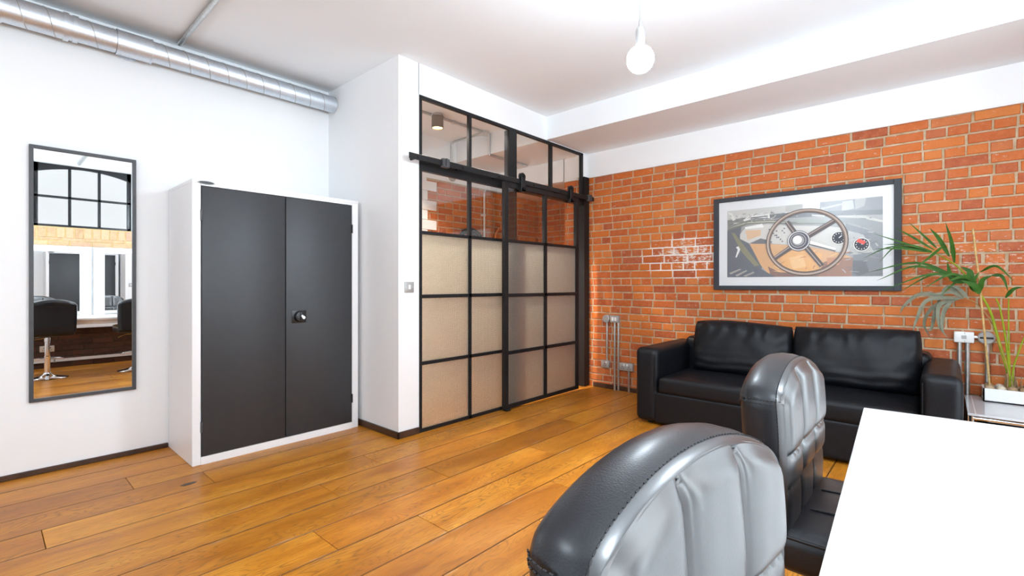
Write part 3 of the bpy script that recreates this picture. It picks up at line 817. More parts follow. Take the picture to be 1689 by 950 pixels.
# ------------------------------------------------------------------ spiral duct
du = thing('spiral_duct', 'galvanised spiral ventilation duct running under the ceiling along the white wall', 'duct', (.8, 4.14, 2.83))
dy, dz = 4.14, 2.832
def section(name, xa, xb, r, mat='duct', parent=du):
    return obj(name, MB().lathe([(r-.006, xa), (r, xa), (r, xb), (r-.006, xb)], 40, Matrix.Translation((0, dy, dz)), 'x'), mat, parent, angle=50)
def seam(xa, xb, r, pitch, parent):
    pts = []; n = int((xb-xa)/pitch*28)
    for i in range(n+1):
        x = xa+(xb-xa)*i/n; a = 2*PI*(x-xa)/pitch
        pts.append((x, dy+(r+.0004)*math.cos(a), dz+(r+.0004)*math.sin(a)))
    obj('spiral_seam', MB().tube(pts, .0026, 6), 'plate', parent)
segs = [(XR+.01, .055, .080), (.072, .365, .080), (.405, .62, .0745), (.80, 2.163, .0705)]
for a, b, r in segs:
    s_ = section('duct_section', a, b, r)
    seam(a+.02, b-.01, r, .128, s_)
section('coupling', .045, .085, .087); section('coupling', .350, .376, .0865); section('coupling', .376, .394, .077); section('coupling', .394, .420, .0825)
section('tee_sleeve', .612, .808, .0800)
section('coupling', .612, .622, .0825); section('coupling', .798, .808, .0825)
rv = MB()
for x in (.075, .35, .42, .635, .79):
    for a in (-.9, -1.7, -2.5, .2):
        rv.lathe([(.003, -.003), (.003, .003)], 6, Matrix.Translation((x, dy+.0785*math.cos(a), dz+.0785*math.sin(a))))
obj('rivets', rv, 'steel', du, kind='stuff')
obj('branch_collar', MB().lathe([(.062, -.09), (.062, -.015), (.085, -.014), (.085, -.001)], 32, Matrix.Translation((.69, YL, 2.845)), 'y'), 'duct', du)
cp = thing('ceiling_conduit', 'thin grey conduit crossing the ceiling towards the duct', 'conduit', (.99, 3.5, ZC))
obj('pipe', MB().tube([(.977, YF+.01, ZC-.016), (.977, 4.16, ZC-.016)], .0155, 12), 'conduit', cp)
for y in (.5, 1.7, 2.9): obj('saddle', MB().rbox(.947, 1.007, y-.012, y+.012, ZC-.035, ZC-.001, .004, 1), 'conduit', cp)

# ------------------------------------------------------------------ pendant lamp
PZ = 2.277
def pendant(PX, PY, label):
    pl = thing('pendant_light', label, 'lamp', (PX, PY, ZC))
    obj('ceiling_rose', MB().lathe([(.01, ZC-.03), (.045, ZC-.02), (.05, ZC-.001)], 24, Matrix.Translation((PX, PY, 0))), 'white_plastic', pl)
    obj('cord', MB().tube([(PX-.004, PY+.004, ZC-.02), (PX-.003, PY+.003, 2.75), (PX, PY, 2.455)], .0035, 8), 'conduit', pl)
    obj('cord_grip', MB().lathe([(.004, 2.475), (.008, 2.455), (.009, 2.43)], 12, Matrix.Translation((PX, PY, 0))), 'steel', pl)
    obj('lamp_holder', MB().lathe([(.008, 2.432), (.019, 2.426), (.0225, 2.412), (.0225, 2.375), (.0205, 2.365), (.0205, 2.335)], 24, Matrix.Translation((PX, PY, 0))), 'steel', pl)
    R_ = .064
    obj('globe_bulb', MB().lathe([(.018, 2.34)]+[(max(.001, R_*math.sin(a)), PZ+R_*math.cos(a)) for a in [PI*(i+1.8)/16 for i in range(14)]]+[(.001, PZ-R_)], 28, Matrix.Translation((PX, PY, 0))), 'bulb', pl)
pendant(2.121, 1.081, 'bare lit globe bulb hanging from the ceiling on a thin grey cord')
pendant(-.7, 1.081, 'added bare globe bulb hanging unseen behind the viewpoint')  # unseen lamp added to brighten the ceiling
pendant(1.75, -.36, 'added bare globe bulb hanging out of view over the far half of the white desk')  # unseen lamp added to brighten the desk top
pendant(.27, -.40, 'added bare globe bulb hanging out of view over the near half of the white desk')  # another added desk lamp, lifts the reflection in the stool fronts

# ------------------------------------------------------------------ light switch on the pier
sw = thing('light_switch', 'square brushed steel light switch on the white pier beside the partition', 'switch', (2.262, YP-.01, 1.173))
obj('plate', MB().rbox(2.219, 2.305, YP-.018, YP-.0098, 1.131, 1.215, .003, 2), 'plate', sw)
obj('rocker', MB().rbox(2.252, 2.272, YP-.023, YP-.016, 1.156, 1.192, .002, 1), 'white_plastic', sw, label='white rocker')
for x in (2.232, 2.292): obj('screw', MB().lathe([(.0, -.0015), (.004, -.001), (.004, .002)], 8, Matrix.Translation((x, YP-.018, 1.173)), 'y'), 'steel', sw)

# ------------------------------------------------------------------ boxes, sockets and conduits on the brick wall
def boxx(mb, y0, y1, z0, z1, d0, d1, bev=.004): return mb.rbox(XB-d1, XB-d0, y0, y1, z0, z1, bev, 2)
def vpipe(y, z0, z1, r=.0125): return MB().tube([(XB-.022, y, z0), (XB-.022, y, z1)], r, 10)
def disc(y, z, r, d): return MB().lathe([(r, 0), (r, -d+.005), (r-.006, -d), (.0, -d)], 24, Matrix.Translation((XB, y, z)), 'x')
j = thing('round_conduit_box', 'round grey conduit box on the bricks with a pipe down to the single socket', 'box', (XB, 2.865, .8))
obj('box', disc(2.865, .80, .046, .04), 'plate', j); obj('link_pipe', MB().tube([(XB-.02, 2.822, .80), (XB-.02, 2.809, .80)], .012), 'conduit', j)
obj('pipe', vpipe(2.858, .327, .757), 'conduit', j)
j = thing('double_switch', 'metal-clad double switch box on the bricks with two pipes to the floor', 'switch', (XB, 2.755, .8))
obj('box', boxx(MB(), 2.702, 2.808, .762, .842, -.003, .045), 'plate', j)
for y in (2.737, 2.772): obj('rocker', boxx(MB(), y-.012, y+.012, .782, .822, .044, .051, .002), 'white_plastic', j)
for y in (2.758, 2.711): obj('pipe', vpipe(y, .0, .763), 'conduit', j)
def socket(nm, label, y0, y1, z0, z1, n, parent_pipe=None):
    s_ = thing(nm, label, 'socket', (XB, (y0+y1)/2, (z0+z1)/2))
    obj('box', boxx(MB(), y0, y1, z0, z1, -.003, .042), 'plate', s_)
    for i in range(n):
        c_ = y0+(y1-y0)*(i+.5)/n
        obj('rocker', boxx(MB(), c_-.028 if n == 1 else c_-.008+(.022 if i == 0 else -.022), c_-.010 if n == 1 else c_+.008+(.022 if i == 0 else -.022), z1-.032, z1-.008, .041, .047, .0015), 'white_plastic', s_)
        obj('slots', MB().box(XB-.0435, XB-.041, c_+.010, c_+.016, z0+.018, z0+.030).box(XB-.0435, XB-.041, c_-.016, c_-.010, z0+.018, z0+.030).box(XB-.0435, XB-.041, c_-.004, c_+.004, z0+.038, z0+.050), 'socket_dark', s_, smooth=False)
    return s_
socket('wall_socket', 'single metal-clad socket low on the bricks nearest the partition', 2.826, 2.925, .243, .325, 1)
s_ = socket('wall_socket', 'double metal-clad socket on the bricks beside the sofa arm', 2.53, 2.692, .236, .320, 2)
obj('pipe', vpipe(2.582, 0, .238), 'conduit', s_)
j = thing('fused_outlet', 'wide white outlet box above the right sofa arm with two pipes', 'box', (XB, -.11, .81))
obj('box', boxx(MB(), -.166, -.057, .772, .852, -.003, .045, .008), 'white_plastic', j)
obj('marks', MB().box(XB-.0465, XB-.0445, -.125, -.098, .80, .825).box(XB-.0465, XB-.0445, -.118, -.112, .838, .844).box(XB-.0465, XB-.0445, -.118, -.112, .78, .786), 'plate', j, smooth=False)
for y in (-.088, -.131): obj('pipe', vpipe(y, 0, .775, .0135), 'conduit', j)
j = thing('round_conduit_box', 'round grey conduit box behind the palm stems with one pipe', 'box', (XB, -.228, .815))
obj('box', disc(-.228, .815, .046, .042), 'plate', j)
obj('link_pipe', MB().tube([(XB-.02, -.165, .815), (XB-.02, -.19, .815)], .012), 'conduit', j)
obj('bar', MB().rbox(XB-.05, XB-.042, -.262, -.194, .809, .821, .002, 1, ), 'socket_dark', j)
obj('pipe', vpipe(-.232, 0, .775), 'conduit', j)
# socket on the front wall, seen in the mirror
s_ = thing('wall_socket', 'white double socket low on dark bricks, seen in the wall mirror behind the stool', 'socket', (.66, YF+.03, .25))
obj('box', MB().rbox(.56, .71, YF+.01, YF+.045, .235, .32, .004, 2), 'white_plastic', s_)
for x in (.60, .67): obj('slots', MB().box(x-.012, x-.006, YF+.044, YF+.0465, .255, .27).box(x+.006, x+.012, YF+.044, YF+.0465, .255, .27).box(x-.004, x+.004, YF+.044, YF+.0465, .285, .298), 'socket_dark', s_, smooth=False)

# ------------------------------------------------------------------ framed picture
pc = thing('framed_picture', 'large dark framed photograph of a vintage steering wheel on the brick wall', 'picture', (XB, .952, 1.14))
py0, py1, pz0, pz1 = .24, 1.664, 1.143, 2.021; fw_ = .047
for a, b, c_, d in ((py0, py0+fw_, pz0, pz1), (py1-fw_, py1, pz0, pz1), (py0+fw_, py1-fw_, pz1-fw_+.008, pz1), (py0+fw_, py1-fw_, pz0, pz0+fw_-.008)):
    obj('frame_bar', MB().rbox(XB-.036, XB-.003, a, b, c_, d, .002, 1), 'pic_frame', pc, smooth=False)
obj('mount_board', MB().box(XB-.016, XB-.005, py0+.02, py1-.02, pz0+.02, pz1-.02), 'mat_board', pc, smooth=False)
def srgb(c): return tuple(((v/255)/12.92 if v/255 <= .04045 else ((v/255+.055)/1.055)**2.4) for v in c)
class Print:
    def __init__(s): s.v = []; s.f = []; s.c = []; s.n = 0
    def poly(s, c, pts):
        s.n += 1; x = XB-.0165-.00006*s.n; o = len(s.v)
        for (u, t_) in pts: s.v.append((x, 1.542-min(1, max(0, u))*1.185, 1.897-min(1, max(0, t_))*.636))
        s.f.append(tuple(range(o, o+len(pts)))); s.c.append(srgb(c))
    def ell(s, c, cx_, cy_, rx, ry, n=28): s.poly(c, [(cx_+rx*math.cos(2*PI*i/n), cy_+ry*math.sin(2*PI*i/n)) for i in range(n)])
    def ring(s, c, cx_, cy_, rx, ry, w, n=56, a0=0, a1=2*PI):
        for i in range(n):
            a, b = a0+(a1-a0)*i/n, a0+(a1-a0)*(i+1)/n
            s.n -= 1 if i else 0
            s.poly(c, [(cx_+rx*math.cos(a), cy_+ry*math.sin(a)), (cx_+rx*math.cos(b), cy_+ry*math.sin(b)), (cx_+(rx-w)*math.cos(b), cy_+(ry-w*1.863)*math.sin(b)), (cx_+(rx-w)*math.cos(a), cy_+(ry-w*1.863)*math.sin(a))])
    def line(s, c, p, q, w, w2=None):
        w2 = w2 or w; dx, dy_ = (q[0]-p[0])*1.863, q[1]-p[1]; l = math.hypot(dx, dy_); nx, ny = -dy_/l/1.863, dx/l
        s.poly(c, [(p[0]+nx*w, p[1]+ny*w), (q[0]+nx*w2, q[1]+ny*w2), (q[0]-nx*w2, q[1]-ny*w2), (p[0]-nx*w, p[1]-ny*w)])
P = Print()
for c, pts in [
((150,148,146),[(0,0),(1,0),(1,1),(0,1)]),((196,194,188),[(0,0),(.64,0),(.64,.087),(.459,.102),(.248,.105),(0,.138)]),((240,238,236),[(.535,0),(.64,0),(.64,.087),(.535,.084)]),((175,172,165),[(.42,.003),(.53,0),(.53,.085),(.42,.091)]),
((112,112,116),[(.64,0),(1,0),(1,.203),(.751,.185),(.64,.087)]),((172,170,164),[(.775,.02),(.835,.012),(.842,.125),(.77,.145)]),((150,150,148),[(.846,.0),(.91,.0),(.90,.10),(.85,.138)]),((160,158,150),[(.645,.078),(.793,.035),(.795,.054),(.649,.108)]),
((80,82,86),[(.248,.11),(.459,.102),(.751,.133),(1,.17),(1,.23),(.751,.199),(.248,.165)]),((120,120,112),[(0,.138),(.248,.11),(.248,.165),(.34,.209),(.109,.232),(.009,.283)]),((186,184,172),[(.751,.199),(.893,.221),(1,.303),(1,.327),(.893,.262),(.751,.218)]),
((120,122,122),[(.751,.222),(.893,.265),(1,.331),(1,.477),(.868,.348),(.751,.282)]),((98,98,82),[(.003,.283),(.142,.177),(.32,.185),(.459,.235),(.698,.273),(.698,.306),(.439,.266),(.32,.227),(.153,.222),(.011,.328)]),((188,182,160),[(.015,.262),(.142,.19),(.32,.198),(.439,.238),(.439,.25),(.32,.212),(.147,.206)]),
((140,146,132),[(.478,.203),(.672,.236),(.698,.287),(.497,.255)]),((78,80,88),[(0,.304),(.109,.243),(.098,.405),(.164,.509),(.259,.826),(.248,.942),(0,.995)]),
((205,200,192),[(.098,.361),(.142,.259),(.3,.24),(.439,.283),(.698,.332),(.793,.375),(.835,.684),(.751,.68),(.572,.586),(.34,.528),(.248,.448),(.164,.503),(.098,.431)]),((90,88,92),[(.174,.5),(.248,.44),(.3,.471),(.29,.523),(.217,.521)]),
((214,172,130),[(.137,.312),(.25,.317),(.248,.398),(.153,.454)]),((240,238,232),[(.131,.262),(.259,.23),(.271,.282),(.142,.291)]),((214,158,98),[(.169,.51),(.29,.523),(.34,.532),(.572,.59),(.751,.684),(.835,.759),(.819,1),(.32,.996),(.248,.825)]),
((232,166,84),[(.38,.687),(.516,.617),(.654,.688),(.636,.903),(.459,.958),(.4,.853)]),((238,186,120),[(.439,.732),(.535,.699),(.553,.86),(.468,.897)]),((150,96,66),[(.663,.806),(.751,.754),(.837,.759),(.827,1),(.627,.998)]),((196,128,78),[(.681,.749),(.776,.755),(.751,.85),(.689,.866)]),
((120,78,58),[(.3,.849),(.38,.935),(.645,.953),(.627,.998),(.32,.996)]),((76,78,90),[(0,.813),(.259,.889),(.35,1),(0,.995)]),((158,152,140),[(.015,.935),(.098,.872),(.109,.884),(.026,.958)]),((158,152,140),[(.06,.969),(.142,.896),(.153,.907),(.076,.987)]),((150,145,135),[(.12,.981),(.196,.919),(.206,.934),(.142,.993)]),
((102,104,110),[(.793,.308),(1,.477),(1,1),(.829,1),(.837,.722),(.793,.375)]),((172,170,164),[(.81,.406),(.893,.464),(.953,.693),(.835,.725),(.793,.604)]),((72,74,82),[(.835,.797),(.909,.802),(.925,.951),(.868,.997),(.835,.949)]),
((230,230,228),[(.067,.554),(.109,.515),(.111,.528),(.093,.622),(.071,.707),(.063,.698),(.081,.588)]),((122,116,80),[(.032,.331),(.054,.334),(.238,.825),(.206,.845),(.109,.623)]),((225,222,215),[(.12,.158),(.174,.081),(.238,.103),(.31,.091),(.315,.163),(.217,.138),(.131,.175)]),((60,62,70),[(.174,.126),(.3,.119),(.3,.131),(.176,.144)]),((220,216,208),[(.003,.017),(.037,.035),(.065,.138),(.043,.156)]),((190,186,178),[(.59,.157),(.672,.181),(.672,.204),(.59,.178)])]:
    P.poly(c, pts)
for i in range(16): P.ell((92, 92, 98), .31+.013*(i % 5)+.05*(i//8), .32+.03*(i % 7), .006, .011, 8)
rp = random.Random(5)
for i in range(50):
    u, t_ = rp.uniform(.02, .5), rp.uniform(.06, .2); P.line(rp.choice([(232, 230, 224), (95, 95, 96), (170, 168, 160), (70, 70, 76)]), (u, t_), (u+rp.uniform(-.03, .03), t_+rp.uniform(-.03, .03)+.001), .004)
for i in range(40):
    u, t_ = rp.uniform(.76, .98), rp.uniform(.15, .95); P.line(rp.choice([(150, 150, 150), (85, 86, 92), (190, 188, 182), (70, 72, 80)]), (u, t_), (u+rp.uniform(-.05, .05), t_+rp.uniform(-.02, .05)+.001), .004)
for i in range(22):
    u, t_ = rp.uniform(.35, .8), rp.uniform(.65, .95); P.line(rp.choice([(190, 120, 70), (240, 190, 120), (160, 100, 60)]), (u, t_), (u+rp.uniform(-.05, .05), t_+rp.uniform(-.05, .05)+.001), .005, .002)
for gx, gy in ((.755, .494), (.885, .594)):
    P.ell((215, 214, 208), gx, gy, .047, .088); P.ell((62, 64, 72), gx, gy, .041, .077)
    for i in range(12):
        a = 2*PI*i/12; P.ell((225, 225, 222), gx+.031*math.cos(a), gy+.058*math.sin(a), .0035, .007, 8)
    P.line((225, 225, 222), (gx, gy), (gx+.018, gy-.03), .005)
P.line((228, 92, 84), (.862, .535), (.903, .578), .022)
P.line((232, 230, 226), (.57, .525), (.735, .64), .02, .014); P.line((120, 118, 118), (.575, .56), (.735, .665), .008)
for q_, w_ in (((.43, .23), .03), ((.729, .265), .03), ((.342, .747), .026), ((.654, .855), .03)):
    P.line((96, 88, 88), (.52, .505), q_, .034, w_); P.line((164, 150, 142), (.515, .495), (q_[0]-.006, q_[1]-.008), .006)
P.ring((92, 80, 76), .55, .527, .262, .458, .030); P.ring((172, 156, 144), .55, .527, .256, .447, .012); P.ring((112, 98, 92), .55, .527, .244, .426, .009)
P.ell((84, 84, 92), .508, .505, .074, .142); P.ring((214, 213, 210), .508, .505, .070, .132, .006); P.ell((150, 148, 150), .505, .50, .052, .10); P.ring((70, 70, 78), .505, .50, .045, .084, .006)
P.ell((218, 216, 212), .500, .492, .030, .058); P.ell((240, 240, 238), .495, .482, .015, .028)
pm = bpy.data.meshes.new('print'); pm.from_pydata(P.v, [], P.f)
ca = pm.color_attributes.new('ink', 'FLOAT_COLOR', 'CORNER')
for p_ in pm.polygons:
    for li in p_.loop_indices: ca.data[li].color = (*P.c[p_.index], 1)
pm.materials.append(M['print'])
obj('photo_print', pm, None, pc)
obj('glass', MB().box(XB-.0265, XB-.0245, py0+.03, py1-.03, pz0+.03, pz1-.03), 'pic_glass', pc, smooth=False)

# ------------------------------------------------------------------ sofa
so = thing('sofa', 'black leather two-seat sofa standing against the brick wall under the picture', 'sofa', (4.3, .95, 0))
SX0, SX1 = 3.81, 4.775; SY0, SY1 = -.09, 1.995
def soft_box(x0, x1, y0, y1, z0, z1, bev, amp=.004, seed=0, cuts=14, crown=0.0):
    bm = bmesh.new(); bmesh.ops.create_cube(bm, size=1)
    for v in bm.verts: v.co = ((x0+x1)/2+v.co.x*(x1-x0), (y0+y1)/2+v.co.y*(y1-y0), (z0+z1)/2+v.co.z*(z1-z0))
    bmesh.ops.bevel(bm, geom=bm.edges[:], offset=bev, segments=5, profile=.5, affect='EDGES')
    bmesh.ops.subdivide_edges(bm, edges=[e for e in bm.edges if e.calc_length() > .09], cuts=cuts, use_grid_fill=True)
    bm.normal_update()
    for v in bm.verts:
        p = v.co; n_ = noise.noise(Vector((p.x*5+seed, p.y*5, p.z*5)))+.5*noise.noise(Vector((p.x*14, p.y*14+seed, p.z*14)))
        v.co = p+v.normal*n_*amp
        if crown and v.normal.z > .6:
            a = (p.x-x0)/(x1-x0); b = (p.y-y0)/(y1-y0); v.co.z += crown*max(0, 16*a*(1-a)*b*(1-b))**.6
    bm.verts.index_update()
    mb = MB().add([v.co[:] for v in bm.verts], [[v.index for v in f.verts] for f in bm.faces]); bm.free(); return mb
obj('base', soft_box(SX0+.012, SX1-.02, SY0+.17, SY1-.17, .024, .285, .02, .002, 3), 'sofa', so, angle=60)
obj('back_frame', soft_box(4.52, SX1, SY0+.15, SY1-.15, .05, .70, .05, .003, 5), 'sofa', so, angle=60)
obj('arm', soft_box(SX0, SX1, SY1-.2, SY1, .024, .652, .052, .003, 1), 'sofa', so, angle=60)
obj('arm', soft_box(SX0, SX1, SY0, SY0+.195, .024, .655, .052, .003, 2), 'sofa', so, angle=60)
obj('seat_cushion', soft_box(SX0+.005, 4.56, SY0+.198, SY1-.203, .275, .412, .034, .004, 4, 18, .02), 'sofa', so, angle=60)
def pillow(w, h, d, seed, n=44, m=30):
    """upholstered back cushion: local y width, z height, x thickness (front = -x)"""
    mb = MB()
    def prof(side):
        def fn(s_, t_):
            a, b = 2*s_-1, 2*t_-1
            ea = max(0.0, 1-abs(a)**3.4); eb = max(0.0, 1-abs(b)**3.4)
            th = d/2*(ea**.36)*(eb**.36)
            y = a*w/2*(1-.035*abs(b)**4); z = b*h/2*(1-.045*abs(a)**4)
            z += .010*math.sin(a*2.3+seed)*(1 if b > 0 else .3)
            if side > 0:
                up = max(0, b)
                wr_ = math.sin(a*19+2.6*noise.noise(Vector((a*3, b*2, seed)))+b*1.5)*up**2.0*.017
                wr_ += math.sin((a+b*.8)*12+seed)*abs(a)**3*.010
                wr_ += .010*noise.noise(Vector((a*2.2+seed, b*2.2, 1)))
                low = max(0, -b); wr_ += math.sin(b*22+2*noise.noise(Vector((a*2, b, seed+4))))*low**1.5*.007
                th = th+wr_*min(1, 3*min(ea, eb))+ .02*(1-b)*.5*min(1, 2*min(ea, eb))
            return Vector((-side*th, y, z))
        return fn
    mb.grid(prof(1), n, m); mb.grid(prof(-1), n, m, True)
    return mb
for i, (y0, y1) in enumerate(((.915, 1.715), (.115, .908))):
    mb = pillow(y1-y0+.01, .475, .25, i*3.1+.7)
    mt = Matrix.Translation((4.44, (y0+y1)/2, .628)) @ Matrix.Rotation(math.radians(10), 4, 'Y')
    mb.v = [tuple(mt @ Vector(v)) for v in mb.v]
    obj('back_cushion', mb, 'sofa', so, angle=80)
for x in (SX0+.1, SX1-.1):
    for y in (SY0+.1, SY1-.1): obj('foot', MB().lathe([(.022, 0), (.026, .004), (.026, .04)], 16, Matrix.Translation((x, y, 0))), 'black_plastic', so)
for y in (SY0+.196, SY1-.201):
    obj('piping', MB().tube([(SX0+.002, y+(-.012 if y < 1 else .012), z) for z in (.30, .40, .5, .60)], .004, 6), 'sofa', so)

# ------------------------------------------------------------------ side table with planter and palm
ST = dict(x0=4.11, x1=4.775, y0=-.80, y1=-.112, z=.396)
tb = thing('side_table', 'low grey glass-topped side table with chrome frame beside the sofa', 'table', (4.45, -.45, 0))
obj('table_top', MB().rbox(ST['x0'], ST['x1'], ST['y0'], ST['y1'], .382, .396, .002, 1), 'tan_side', tb, smooth=False)
obj('inlay_line', MB().box(ST['x0']+.01, ST['x1']-.01, ST['y1']-.04, ST['y1']-.034, .3955, .3965), 'white_gloss', tb, smooth=False)
for y in (ST['y0']+.02, ST['y1']-.02):
    for x in (ST['x0']+.02, ST['x1']-.02): obj('leg', MB().tube([(x, y, 0), (x, y, .382)], .013, 12), 'chrome', tb)
for x in (ST['x0']+.02, ST['x1']-.02):
    obj('frame_tube', MB().tube([(x, ST['y0']+.02, .366), (x, ST['y1']-.02, .366)], .013, 12), 'chrome', tb)
    obj('frame_tube', MB().tube([(x, ST['y0']+.02, .325), (x, ST['y1']-.09, .325)], .011, 12), 'chrome', tb)
for y in (ST['y0']+.02, ST['y1']-.02): obj('frame_tube', MB().tube([(ST['x0']+.02, y, .366), (ST['x1']-.02, y, .366)], .013, 12), 'chrome', tb)
obj('lower_shelf', MB().rbox(ST['x0']+.03, ST['x1']-.03, ST['y0']+.03, ST['y1']-.05, .30, .312, .002, 1), 'black_plastic', tb, smooth=False)
pn = thing('planter', 'low white trough planter on the side table against the bricks', 'planter', (4.67, -.46, .397))
px0, px1, py0_, py1_ = 4.59, 4.765, -.74, -.202
tr = MB()
for a, b, c_, d in ((px0, px0+.008, py0_, py1_), (px1-.008, px1, py0_, py1_), (px0, px1, py0_, py0_+.008), (px0, px1, py1_-.008, py1_)): tr.box(a, b, c_, d, .397, .487)
tr.box(px0, px1, py0_, py1_, .397, .405)
obj('trough', tr, 'white_gloss', pn, smooth=False)
obj('soil', MB().box(px0+.009, px1-.009, py0_+.009, py1_-.009, .406, .462), 'fibre', pn, smooth=False, kind='stuff')
rp = random.Random(8)
def pebble(seed):
    r = random.Random(seed); bm = bmesh.new(); bmesh.ops.create_icosphere(bm, subdivisions=2, radius=1)
    for v in bm.verts: v.co *= 1+.22*noise.noise(v.co*1.3+Vector((seed, 0, 0)))
    bm.verts.index_update(); mb = MB().add([v.co[:] for v in bm.verts], [[v.index for v in f.verts] for f in bm.faces]); bm.free()
    return mb.mesh('pebble')
pebs = [pebble(i*7+1) for i in range(4)]
for m_ in pebs: m_.materials.append(M['pebble'])
ordn = ['first', 'second', 'third', 'fourth', 'fifth', 'sixth', 'seventh', 'eighth', 'ninth']
pc_ = [('tan', (.46, .33, .20)), ('pale grey', (.58, .55, .49)), ('brown', (.34, .23, .13)), ('cream', (.64, .58, .46))]
for row, x in (('front', 4.632), ('rear', 4.722)):
    for i in range(9):
        cn_, cc_ = pc_[(i*3+(row == 'rear')*2+i//3) % 4]
        o = bpy.data.objects.new('pebble', pebs[(i+(row == 'rear')) % 4]); col.objects.link(o)
        o['label'] = '%s pebble in the planter, %s in the %s row from the bamboo cane' % (cn_, ordn[i], row)
        o['category'] = 'pebble'; o['group'] = 'pebbles in the white planter'; o.color = (*cc_, 1)
        s_ = rp.uniform(.0235, .026); o.scale = (s_*1.2, s_, s_*.85)
        o.location = (x+rp.uniform(-.006, .006), -.238-.054*i, .4635+s_*.95); o.rotation_euler = (0, 0, rp.uniform(-.5, .5))

LEAF = [(.011,[[4.637,.061,1.428],[4.578,.2,1.457],[4.543,.387,1.466]]),(.011,[[4.648,.061,1.437],[4.617,.189,1.488],[4.598,.336,1.499]]),(.011,[[4.641,.048,1.445],[4.595,.181,1.554],[4.567,.266,1.614]]),(.012,[[4.65,.036,1.461],[4.624,.099,1.543],[4.609,.192,1.658]]),(.02,[[4.651,-.032,1.396],[4.627,.023,1.525],[4.613,.073,1.603]]),(.018,[[4.63,-.059,1.349],[4.556,-.043,1.492],[4.512,-.011,1.627]]),(.013,[[4.628,-.004,1.478],[4.55,.078,1.384],[4.502,.171,1.294]]),(.013,[[4.658,-.074,1.251],[4.654,.151,1.356],[4.651,.44,1.288]]),(.013,[[4.637,-.068,1.247],[4.581,.149,1.328],[4.547,.374,1.224]]),(.012,[[4.636,-.08,1.235],[4.578,.072,1.269],[4.542,.339,1.151]]),(.012,[[4.664,-.086,1.227],[4.673,.049,1.27],[4.679,.245,1.141]]),(.014,[[4.645,-.133,1.218],[4.607,-.038,1.268],[4.585,.101,1.169]]),(.014,[[4.658,-.174,1.202],[4.653,-.08,1.219],[4.651,.011,1.119]]),(.008,[[4.645,.074,1.429],[4.608,.282,1.48],[4.586,.462,1.399]]),(.009,[[4.651,.061,1.433],[4.629,.256,1.48],[4.615,.365,1.366]]),(.009,[[4.633,.073,1.437],[4.567,.233,1.509],[4.527,.386,1.576]]),(.03,[[4.651,-.139,1.218],[4.628,-.05,1.235],[4.614,-.02,1.358]]),(.03,[[4.659,-.136,1.227],[4.657,-.139,1.283],[4.656,-.092,1.321]]),(.034,[[4.647,-.188,1.131],[4.614,-.161,1.186],[4.594,-.091,1.226]]),(.03,[[4.655,-.191,1.138],[4.641,-.15,1.194],[4.633,-.185,1.282]]),(.022,[[4.652,-.191,1.146],[4.633,-.202,1.226],[4.621,-.251,1.257]]),(.012,[[4.63,-.19,1.282],[4.556,-.264,1.318],[4.512,-.343,1.217]]),(.016,[[4.655,-.248,1.258],[4.644,-.297,1.249],[4.636,-.326,1.148]]),(.016,[[4.649,-.313,1.105],[4.622,-.349,1.164],[4.606,-.395,1.179]]),(.022,[[4.639,-.173,1.21],[4.586,-.108,1.25],[4.554,-.025,1.219]])]
DEAD = [[[4.66,-.094,1.094],[4.622,.084,1.082],[4.583,.146,.932],[4.545,.166,.84]],[[4.66,-.08,1.089],[4.663,.049,1.035],[4.667,.106,.911],[4.67,.07,.8]],[[4.66,-.06,1.084],[4.644,.021,1.046],[4.627,.021,.899],[4.611,-.026,.812]],[[4.66,-.047,1.075],[4.656,.035,1.026],[4.652,.063,.876],[4.648,.091,.856]],[[4.66,-.107,1.099],[4.664,-.027,1.175],[4.668,.021,1.082],[4.672,.049,.969]],[[4.66,-.133,1.095],[4.656,-.08,1.166],[4.651,-.027,1.194]],[[4.66,-.074,1.084],[4.666,.113,1.127],[4.672,.216,1.039],[4.678,.246,.97]],[[4.66,-.054,1.084],[4.64,-.006,1.01],[4.619,.007,.891],[4.599,-.006,.848]],[[4.66,-.107,1.096],[4.66,-.054,1.139],[4.66,.021,1.129],[4.66,.077,1.119]]]
def spline(pts, n):
    pts = [Vector(p) for p in pts]; e = [pts[0]*2-pts[1]]+pts+[pts[-1]*2-pts[-2]]; out = []
    segs_ = len(pts)-1
    for i in range(n+1):
        t_ = i/n*segs_; k_ = min(int(t_), segs_-1); u = t_-k_
        a, b, c_, d = e[k_:k_+4]
        out.append(.5*((2*b)+(c_-a)*u+(2*a-5*b+4*c_-d)*u*u+(-a+3*b-3*c_+d)*u**3))
    return out
def blade(mb, pts, w, n=12, roll=0.0):
    c_ = spline(pts, n); o = len(mb.v)
    for i, p in enumerate(c_):
        t_ = (c_[min(i+1, n)]-c_[max(i-1, 0)]).normalized()
        sd = t_.cross(Vector((-1, roll, .15))).normalized()
        s_ = i/n; ww = w*(min(1, .3+s_*3.2))*(1-s_**2.4)+.0006
        up = sd.cross(t_).normalized()
        mb.v += [tuple(p-sd*ww), tuple(p-up*ww*.28), tuple(p+sd*ww), tuple(p-up*(ww*.28+.0008))]
    for i in range(n):
        a = o+i*4
        for q_, r_ in ((0, 1), (1, 2), (2, 3), (3, 0)): mb.f.append((a+q_, a+r_, a+4+r_, a+4+q_))
    return mb
pa = thing('potted_palm', 'green palm with arching fronds and a withered frond growing in the white trough planter', 'plant', (4.68, -.33, .47))
rach = [[4.68,-.331,.45],[4.68,-.331,.582],[4.68,-.284,.796],[4.68,-.249,.982],[4.68,-.207,1.099],[4.68,-.14,1.221],[4.68,-.081,1.317],[4.68,-.026,1.371],[4.672,.05,1.427],[4.66,.10,1.46]]
